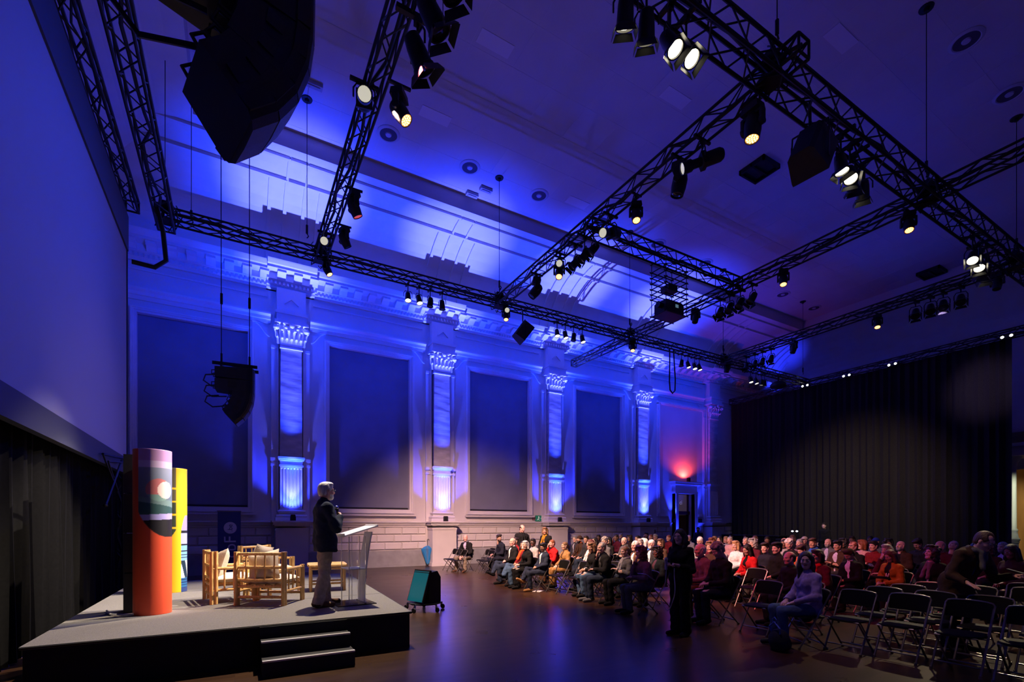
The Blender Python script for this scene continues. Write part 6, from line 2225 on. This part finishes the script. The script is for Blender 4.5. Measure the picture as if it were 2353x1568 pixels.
# id, seat x, seat y, head height | pose sex skin hair colour top [shirt] legs | label | options
AUD = """
1 6.91 15.22 1.135|knees m pink - - jacket:black lilac khaki|bald man in dark jacket and lilac shirt sitting alone at the left front|sh=brown yaw=-.5
2 7.70 14.16 1.135|phone m tan thick dark sweater:ink|dark bearded man in slate shirt sitting behind the empty chairs at left|beard=dark yaw=1.2
3 6.52 11.50 1.135|crossR m pink fringe grey jacket:black white ddenim|balding man in black jacket, legs crossed, white-soled shoe, first of the front group|sh=black
4 6.99 12.06 1.135|lap f fair bun dark sweater:dred|dark haired woman in red half hidden behind the balding man with crossed legs|
5 6.54 10.97 1.070|crossR f tan long black sweater:dred denim|dark haired woman in red jacket with orange scarf and flared jeans|scarf=orange flare=1 yaw=.3
6 6.45 10.44 1.069|phone f fair bob white sweater:black black|white haired woman in a black top with bobbed hair in the front row|yaw=.4
7 7.28 11.55 1.108|lap m dark short black sweater:lgrey|dark skinned man with glasses and pale top behind the white bob|gl=1 yaw=.3
9 6.44 9.84 1.049|crossR m tan short black jacket:navy white navy|dark haired man in navy suit and open white shirt, legs crossed, tan shoes|sh=tan pitch=.25 gl=1
10 7.62 11.00 1.070|face m pink buzz ginger sweater:red brown|man in bright red sweater covering his face with a hand|
11 7.35 10.13 1.060|lap f fair tail light jacket:tan brown tan|woman in tan jacket beside the man in red sweater|yaw=-.2
12 9.93 13.07 1.130|lap m fair short salt jacket:char lgrey|grey haired man in dark jacket by the wall, left of the bearded beanie man|gl=1
13 9.65 12.47 1.135|lap m tan beanie dbrown jacket:dbrown orange|bearded man in dark beanie, leather jacket and orange scarf|beard=black scarf=dbrown
14 9.44 11.87 1.154|lap m tan short dark sweater:char|smiling dark haired man right of the beanie man|yaw=.3
15 7.46 9.23 1.135|lap f pink long auburn jacket:brown white|auburn haired woman in brown suede jacket with a white scarf|scarf=white yaw=-.3
16 8.98 10.91 1.135|lap f fair wavy black sweater:black|woman with wavy black hair and dark glasses behind the auburn haired woman|gl=1
17 11.60 13.84 1.135|lap m dark short black sweater:char|dark skinned man near the wall behind the wavy haired woman|yaw=.3
18 8.83 10.30 1.155|lap m fair crop grey sweater:grey|person with curly grey hair standing up from the forehead and thin glasses|gl=1
19 6.98 8.46 1.083|phone f tan bob light sweater:black denim|woman with short ash blond bob, black top and jeans, bag on her lap|sh=black pitch=.2
20 6.72 7.85 1.105|chin m pink recede grey jacket:black grey ddenim|grey haired man in black jacket thinking with hand on chin, canvas shoes crossed|sh=grey leg=crossR
21 9.87 11.32 1.135|lap f fair long black sweater:black|woman with straight black hair in profile behind the grey curls|
22 11.80 13.04 1.135|face m brown buzz dark sweater:burg|dark red lit man with a hand to his face by the wall blocks|
23 14.28 15.58 1.135|lap m fair buzz salt jacket:char lgrey|man with dark glasses sitting highest before the wall blocks|gl=1
24 9.60 10.39 1.139|fold m fair fringe grey jacket:char grey|balding man with heavy dark glasses and grey scarf, arms folded|gl=1 scarf=grey
25 12.57 13.25 1.119|lap f tan curly dark sweater:dbrown|woman with dark curly hair in shadow near the fourth column|
26 12.01 12.28 1.135|lap f fair bun black sweater:black|woman with black hair tied up, smiling, in front of the fourth column|yaw=-.2
27 6.79 7.35 1.054|fold f fair tail light sweater:grey black|woman with brown ponytail in pale grey cardigan, front row, arms folded|scarf=lgrey
28 7.70 7.96 1.135|lap m pink recede white jacket:brown white|white haired man with glasses in brown corduroy jacket, brightly lit|gl=1
29 8.92 9.03 1.135|lap m pink short grey sweater:blue|grey man in blue half hidden right of the bright white haired man|yaw=.4
30 9.66 9.63 1.125|lap f fair bob white sweater:blue|white haired woman turning her head away, blue collar|yaw=-1.2
31 8.75 8.49 1.135|lap m pink buzz white jacket:char white|white cropped man with glasses and a full white shirt front|gl=1 beard=white
32 6.43 6.42 1.078|chin f pink curly auburn sweater:mauve grey|woman with curly red hair in mauve sweater resting her chin on a fist|leg=crossR sh=black
33 7.20 6.83 1.051|lap f brown curly black jacket:green mauve black|dark haired woman in a long green parka at the end of the front row|sh=black
34 13.74 13.34 1.135|lap m pink buzz ginger sweater:dred|red faced cropped man behind the white cropped man with glasses|
35 15.91 15.63 1.135|face m tan short black sweater:black|dark haired man raising both arms to his head far back|
36 13.40 12.78 1.151|lap m pink short grey jacket:char lgrey|grey man with glasses far back near the red wall box|gl=1
37 9.70 9.08 1.130|lap f tan bob brown sweater:dbrown|brown haired woman in profile just left of the standing woman in black|
38 13.38 12.14 1.135|lap m pink buzz ginger sweater:dred|man with a bright red lit face beside the door at left|
40 14.12 11.85 1.131|turn m pink fringe ginger sweater:lgrey|ginger balding man in pale shirt right behind the standing woman|yaw=.4
42 12.65 10.22 1.135|lap m pink buzz grey sweater:grey|grey cropped man with a red lit face behind the white headed man|yaw=.2
43 11.10 8.87 1.135|phone m pink buzz white sweater:lgrey|white haired man in pale checked shirt looking down, dark band around his head|pitch=.25 gl=1
44 10.81 8.36 1.155|lap f pink bob auburn sweater:burg|woman with auburn bob right of the white headed man|
45 14.26 10.90 1.107|lap m fair short blond sweater:char|sandy haired man behind the auburn bob|
46 13.39 10.06 1.128|lap f fair long black sweater:black|pale faced woman with long black hair before the black counter|
47 7.11 5.66 1.135|phone m pink fringe white jacket:mauve mauve brown|white haired man in brown tweed jacket in profile at the front, leaning forward|sh=brown
48 8.63 6.70 1.135|lap f fair curly light sweater:dbrown|woman with fluffy light brown hair behind the tweed jacket man|
49 9.44 7.11 1.119|lap m pink fringe white sweater:lgrey|bald white fringed man behind the grey cropped man in black sweater|gl=1
50 6.89 5.13 1.166|phone m pink crop salt sweater:black ink|grey cropped man in black sweater looking down at his bare forearm and watch|pitch=.5 sh=black
51 14.18 10.39 1.107|lap f pink bob blond sweater:lgrey|woman with blond hair half hidden behind the bald red faced man|
52 13.09 9.47 1.135|lap m pink buzz grey sweater:pink|bald red faced man in pale pink shirt under the curtain edge|
53 17.67 12.72 1.135|lap m fair short dark sweater:lgrey|dark haired man sitting tall at the left edge of the rear curtain|
54 10.26 7.27 1.116|lap f fair bob blond sweater:white|blond woman with fringe in a white sweater|
56 12.44 8.50 1.135|lap m pink recede salt sweater:burg|grey haired man with checked collar behind the white sweater woman|yaw=.1
57 16.31 11.13 1.135|lap m tan short dark sweater:black|man with dark eyebrows peering over the grey haired man|
58 15.05 9.94 1.135|lap f fair long light sweater:black|woman with long fair hair and glasses pushed up on her head|gl=0
59 11.41 7.60 1.135|lap f fair curly grey sweater:burg|person with curly grey hair directly behind the red jacket woman|
60 9.22 6.19 1.069|phone f tan long black jacket:red black black|woman with long black hair in bright red blazer looking down|pitch=.3
61 9.96 6.34 1.099|wide m fair thick dark sweater:ink grey|young man with dark tousled hair in slate sweater smiling in profile|yaw=.2
62 14.08 8.90 1.135|lap m brown short black sweater:black|young dark haired man alone against the black curtain|yaw=.4
63 9.28 5.68 1.135|lap m pink thick black sweater:black|dark haired young man in profile right of the slate sweater man|
64 11.82 7.04 1.135|lap m brown band pink sweater:lgrey|person wearing a pale hair band seen against the black curtain|
65 11.21 6.48 1.135|phone f pink crop white sweater:black|woman with thick white hair hanging forward|pitch=.35
66 17.21 9.93 1.135|lap f fair bob blond sweater:char|blond haired person at the top of the crowd in mid curtain|yaw=.5
67 15.06 8.33 1.135|lap m pink cap cream sweater:char|man in a flat pale cap at the top of the crowd|
68 12.64 7.12 1.127|lap m pink buzz grey sweater:mauve|pinkish cropped man between white hair and flat cap|
69 12.13 6.52 1.157|lap m tan thick brown sweater:ink|young brown haired man with a bright blue collar|scarf=blue yaw=.2
70 10.55 5.83 1.042|phone m fair thick brown sweater:orange ddenim|brown haired youth in orange red hooded jacket with grey scarf looking down|pitch=.45 scarf=grey
71 7.68 4.50 1.069|lap m pink fringe brown sweater:black|man whose bald forehead shows above the woman in purple|
73 13.69 6.96 1.124|lap m pink - - jacket:grey lilac|bald man with trimmed beard in a grey tweed jacket before the curtain|beard=grey
74 11.80 5.82 1.127|fold m tan thick black jacket:dbrown lilac|young man with black hair, brown jacket and lilac shirt, arms folded|
75 13.42 6.45 1.135|lap f brown curly black sweater:dbrown|dark person with curly hair behind the young man with folded arms|
76 8.46 4.41 1.063|phone f fair bob dark sweater:burg black|woman in glasses and burgundy cardigan with red scarf at the front|gl=1 scarf=red
77 11.44 5.32 1.135|lap m pink recede ginger sweater:black|red lit man with swept back hair behind the man in dark suit|gl=1 pitch=-.2
78 12.90 5.80 1.135|lap f fair bob ginger sweater:pink|woman with ginger blond hair and pale sweater turned away|yaw=-.9
79 16.81 7.83 1.135|lap m brown short dark sweater:black|dark figure bending down at the curtain above the ginger haired woman|
80 17.83 7.77 1.135|lap m dark buzz black sweater:black|dark skinned man with shining forehead before the curtain|
81 12.19 5.28 1.138|fold m pink short black sweater:dred ddenim|smiling man in dark red hoodie with arms folded|
82 15.21 6.50 1.135|lap m tan cap royal sweater:grey|person in a blue cap behind the red hoodie man|
83 9.92 4.62 0.986|phone m tan short dbrown jacket:black white black|man in black suit and white shirt with blue lit collar, looking at his phone|pitch=.6
84 14.08 5.74 1.135|turn f brown curly black sweater:black|dark silhouetted head with bushy hair before the curtain|yaw=.8
85 10.90 4.43 1.098|chin f pink bob grey sweater:burg black|grey haired woman leaning forward left of the mustard jacket|
86 10.13 4.06 1.004|phone f tan long auburn jacket:mustard black black|long haired woman in mustard jacket with white lanyard looking at a tablet|pitch=.45 lany=white
87 12.94 5.05 1.131|lap m pink - - jacket:dbrown black|bald man in dark leather jacket gazing up|pitch=-.15 beard=grey
88 13.91 5.03 1.131|phone m tan thick dark sweater:ink|dark haired man looking down in bluish light near the curtain|pitch=.5
89 9.92 3.45 1.135|lap f pink curly dark jacket:black lilac black|woman with dark brown hair and pleated grey scarf looking up|pitch=-.25 scarf=mauve
90 12.84 4.28 1.135|face m pink fringe grey sweater:burg|pinkish bald man holding a hand over his eyes|
91 14.15 4.52 1.135|lap m pink recede grey sweater:burg|grey haired man with his head tilted back|pitch=-.5
93 13.94 3.65 1.135|lap m pink buzz grey jacket:black lilac black|grey bearded man in dark suit at the far right|beard=grey
94 11.29 2.80 1.135|phone f brown long black sweater:dbrown black|dark woman with long black hair at the right picture edge|pitch=.3
95 12.91 3.59 1.135|lap f tan curly brown sweater:dbrown|person with brown hair peeking out behind the bending man|
"""
OCC = []
rnd = random.Random(21)
for ln in AUD.strip().split('\n'):
    a, at, lab, op = ln.split('|')
    idn, x, y, zh_ = a.split()
    x, y, zh_ = float(x), float(y), float(zh_)
    t = at.split()
    pose, sex, skin, hk, hcol = t[:5]
    tk, tc_ = t[5].split(':')
    rest = t[6:]
    shirt = 'white'
    if tk == 'jacket' and rest:
        shirt = rest.pop(0)
    lg = rest.pop(0) if rest else rnd.choice(['ddenim', 'black', 'char', 'ink'])
    o = dict(q.split('=') for q in op.split())
    if 'leg' in o:
        pose_l = o['leg']
    near = x < 8.6 and y < 16
    # head height steers the sitter's scale a little
    base = {'phone': 1.20, 'chin': 1.21, 'knees': 1.21, 'face': 1.21}.get(pose, 1.235)
    sc_ = min(1.0, max(.86, zh_ / base))
    want = math.atan2(7.3 - y, 1.1 - x)
    rz = PI - .24 + rnd.uniform(-.05, .05) + .22 * (((want - PI + PI) % (2 * PI)) - PI)
    hy = float(o.get('yaw', 0)) + max(-.5, min(.5, ((want - rz + PI) % (2 * PI)) - PI)) * .7
    if idn == '1':
        rz, hy = PI + .55, .3
    person(x + .03, y, rz, pose, sex, skin, None if hk == '-' else ((hk if hk != 'band' else 'buzz'), hcol if hk != 'band' else 'black'), (tk, tc_), shirt, lg, o.get('sh', 'black'), lab, hy, float(o.get('pitch', 0.05)), sc_, 0, o.get('beard'), o.get('gl') == '1', o.get('scarf'), 'pink' if hk == 'band' else None,
           .014 if near else .018, .019 if near else .023, flare='flare' in o, lany=o.get('lany'), group='seated audience')
    chair(x + .0, y, rz, 'folding chair under the ' + ' '.join(lab.split()[:12]), 'folding chairs in the audience block')

# empty folding chairs
EMP = [(6.90, 2.12), (6.90, 2.67), (6.75, 3.16), (6.85, 1.60), (7.48, 2.62), (7.52, 2.12), (7.40, 3.14), (7.5, 1.60), (8.06, 2.60), (8.0, 3.10), (8.98, 2.10), (8.64, 2.56), (8.62, 3.04), (9.6, 2.3), (9.7, 1.75), (8.1, 1.60), (8.75, 1.60), (9.4, 3.0)]
NM = ['second chair of the front row from the right picture edge', 'third chair of the front row from the right picture edge', 'front row chair just right of the seated woman in purple', 'first chair of the front row, cut by the right picture edge',
      'second row, third chair from the right edge', 'second row, second chair from the right edge', 'second row, fourth chair from the right edge', 'second row, at the right picture edge', 'third row, before the bending man', 'third row, left of the bending man', 'fourth row, right of the bending man', 'fourth row, behind the bending man',
      'fourth row, before the mustard jacket woman', 'fifth row, below the bearded man at far right', 'fifth row, at the right picture edge', 'third row, at the right picture edge', 'fourth row, at the right picture edge', 'fifth row, before the scarf woman looking up']
for (x, y), nm in zip(EMP, NM):
    chair(x, y, PI, 'empty black folding chair, ' + nm, 'empty folding chairs at the right')
EM2 = [(6.55, 15.75, 'leftmost empty chair by the wall, side on'), (6.55, 15.38, 'second empty chair from the left by the wall'), (6.58, 15.02, 'third empty chair from the left, touching the bald man'), (7.35, 14.75, 'empty chair right of the lone bald man'), (7.95, 15.6, 'empty chair in the second row behind the lone bald man'), (7.95, 15.15, 'second empty chair in the row behind the lone bald man'), (7.85, 13.6, 'empty chair left of the bearded man in slate shirt'), (7.2, 14.2, 'empty front chair between bald man and the group'), (6.62, 9.35, 'empty chair before the man in red sweater'), (6.75, 8.72, 'empty chair before the woman in tan jacket'), (7.35, 8.35, 'empty chair behind the ash blond woman'),
       (8.55, 5.72, 'empty chair before the woman in red blazer'), (6.75, 4.35, 'empty chair left of the woman in purple'), (7.2, 4.0, 'empty chair behind the woman in purple')]
for x, y, nm in EM2:
    chair(x, y, PI, 'empty black folding chair: ' + nm, 'scattered empty folding chairs')

# ------------------------------------------------------------------ featured people
person(1.10, 7.20, .12, 'mic', 'm', 'pink', ('short', 'white'), ('jacket', 'navy'), 'char', 'beige', 'brown', 'white haired man in dark blazer and beige trousers speaking on the stage', .05, .02, 1.0, ZS, 'white', True, None, None, .0095, .014, ('grip', 'grip'))
mic = empty('microphone', (0, 0, 0), 0, 'black handheld microphone held by the white haired man on stage', 'microphone')
B_ = HANDM['micR']
mic.matrix_world = Matrix.Translation(B_ @ Vector((.062, .0, -.030))) @ (B_.to_3x3().normalized() @ rotm('X', -PI / 2)).to_4x4()
MB().cyl((0, 0, -.11), (0, 0, .09), .015, .019, 12).build('handle', BLACKP, mic, True)
MB().ell((0, 0, .115), (.028, .028, .03), 14, 10).build('grille_ball', CHROME, mic, True)
MB().cyl((0, 0, .085), (0, 0, .098), .025, n=14).build('collar', BLACKM, mic, True)

person(5.62, 4.86, PI + .15, 'hold', 'f', 'fair', ('wavy', 'black'), ('sweater', 'black'), 'black', 'black', 'black', 'woman with long dark hair all in black standing in front of the audience', .1, .05, .885, 0, None, False, None, None, .011, .016, ('grip', 'grip'), flare=True)
wx = Matrix.Translation((5.62, 4.86, 0)) @ Matrix.Rotation(PI + .15, 4, 'Z') @ Matrix.Scale(.885, 4)
J = PL[('hold', 'f', .011)]['J']
a_ = wx @ Vector(J['wrR'] + V3(.07, .02, -.02))
b_ = wx @ Vector(J['wrL'] + V3(.07, -.02, -.02))
pts = []
ctl = [a_, a_ + Vector((-.02, .0, -.16)), a_ + Vector((-.02, .02, -.30)), a_ + Vector((-.05, .08, -.42)), (a_ + b_) / 2 + Vector((-.06, .0, -.62)), b_ + Vector((-.04, -.02, -.45)), b_ + Vector((-.02, -.03, -.30)), b_ + Vector((0, 0, -.14)), b_]
for i in range(len(ctl) - 1):
    p0, p1, p2, p3 = ctl[max(i - 1, 0)], ctl[i], ctl[i + 1], ctl[min(i + 2, len(ctl) - 1)]
    for k in range(5):
        t = k / 5
        pts.append(.5 * ((2 * p1) + (p2 - p0) * t + (2 * p0 - 5 * p1 + 4 * p2 - p3) * t * t + (3 * p1 - p0 - 3 * p2 + p3) * t ** 3))
tag(MB().tube(pts, .006, 6).build('cord', mat('cord_white', (.45, .44, .47), .6), None, True), 'pale looped cord hanging from the hands of the woman in black', 'cord')
tag(MB().cyl(a_ + Vector((-.01, 0, -.05)), a_ + Vector((-.01, 0, .08)), .02, n=12).ell(a_ + Vector((-.01, 0, .10)), (.027, .027, .03), 12, 8).build('handheld_microphone', mat('pale_grip', (.35, .34, .42), .5), None, True), 'pale microphone in the raised hand of the woman in black', 'microphone')

person(6.55, 3.60, PI - .50, 'lap', 'f', 'fair', ('long', 'dark'), ('sweater', 'purple'), 'white', 'denim', 'ink', 'woman in loose purple sweater and blue jeans sitting at the front aisle', .85, .05, .92, 0, None, False, None, None, .011, .016)
chair(6.52, 3.60, PI - .50, 'black folding chair under the woman in purple sweater', 'folding chairs in the audience block')
bp = empty('backpack', (6.0, 3.62, 0), -.3, 'dark backpack with a blue loop handle standing at the feet of the woman in purple', 'bag')
V, Q = sdf([('e', (0, 0, .13), (.11, .14, .15), .03), ('e', (.06, 0, .09), (.08, .11, .09), .03), ('p', (0, 0, -1), -.004)], .012)
link('bag_body', npmesh('bag_body', [(V, Q, 0)], [cloth(CC['ink'])]), bp)
MB().tube([(-.05, -.07, .22), (-.07, -.085, .30), (-.07, 0, .37), (-.07, .085, .30), (-.05, .07, .22)], .011, 6).build('strap', mat('strap_blue', (.03, .09, .45), .6), bp, True)
MB().tube([(-.07, -.025, .36), (-.07, -.035, .40), (-.07, 0, .43), (-.07, .035, .40), (-.07, .025, .36)], .008, 6).build('grab_loop', mat('strap_blue', (.03, .09, .45), .6), bp, True)

person(8.0, 2.52, PI * 1.38, 'bend', 'm', 'pink', ('recede', 'brown'), ('jacket', 'dbrown'), 'royal', 'black', 'black', 'balding man with glasses, dark jacket, blue shirt and grey scarf bending over the chairs', .15, .50, .93, 0, None, True, 'grey', None, .011, .016, ('grip', 'flat'))
tag(MB().box((8.02, 1.98, 1.05), (.075, .15, .012), rotm('X', .3)).build('smartphone', BLACKP), 'smartphone in the raised hand of the bending man', 'phone')
person(7.55, 12.55, PI * 1.45, 'coat', 'm', 'pink', ('fringe', 'dark'), ('coat', 'black'), 'black', 'black', 'black', 'balding man in long black coat standing by the wall column', .2, .3, .92, 0, None, False, 'black', None, .015, .02)
person(8.05, 11.95, PI * 1.1, 'coat', 'f', 'tan', ('bob', 'light'), ('coat', 'black'), 'black', 'black', 'black', 'fair haired woman in black coat with a long yellow scarf standing by the wall', .4, .1, .885, 0, None, False, 'mustard', None, .015, .02)
person(22.6, 11.6, PI, 'hang', 'm', 'fair', ('short', 'dark'), ('sweater', 'black'), 'black', 'black', 'black', 'dim figure in black standing far back against the rear curtain', .3, .0, .97, 0, None, False, None, None, .02, .024)
person(18.9, 15.3, PI * 1.15, 'hang', 'm', 'tan', ('short', 'black'), ('sweater', 'navy'), 'black', 'ddenim', 'black', 'bearded man in navy standing beside the lit doorway', .2, .0, .86, 0, 'black', False, None, None, .018, .024)
# small held and carried things
tb_ = MB().box((9.62, 4.02, .70), (.16, .24, .010), rotm('Y', .35)).build('tablet', BLACKP)
tag(tb_, 'dark tablet in the hands of the mustard jacket woman', 'tablet')
V, Q = sdf([('e', (6.80, 8.50, .57), (.06, .11, .08), .03), ('e', (6.74, 8.50, .52), (.05, .09, .07), .03)], .012)
tag(link('handbag', npmesh('handbag', [(V, Q, 0)], [mat('bag_white', (.55, .50, .50), .6)])), 'white and navy handbag on the lap of the ash blond woman', 'bag')
tag(MB().box((6.42, 6.30, .66), (.30, .21, .012), rotm('Y', .5)).build('badge_sheet', mat('leaflet_lilac', (.40, .36, .60), .6)), 'pale lilac leaflet hanging beside the standing woman in black', 'leaflet')
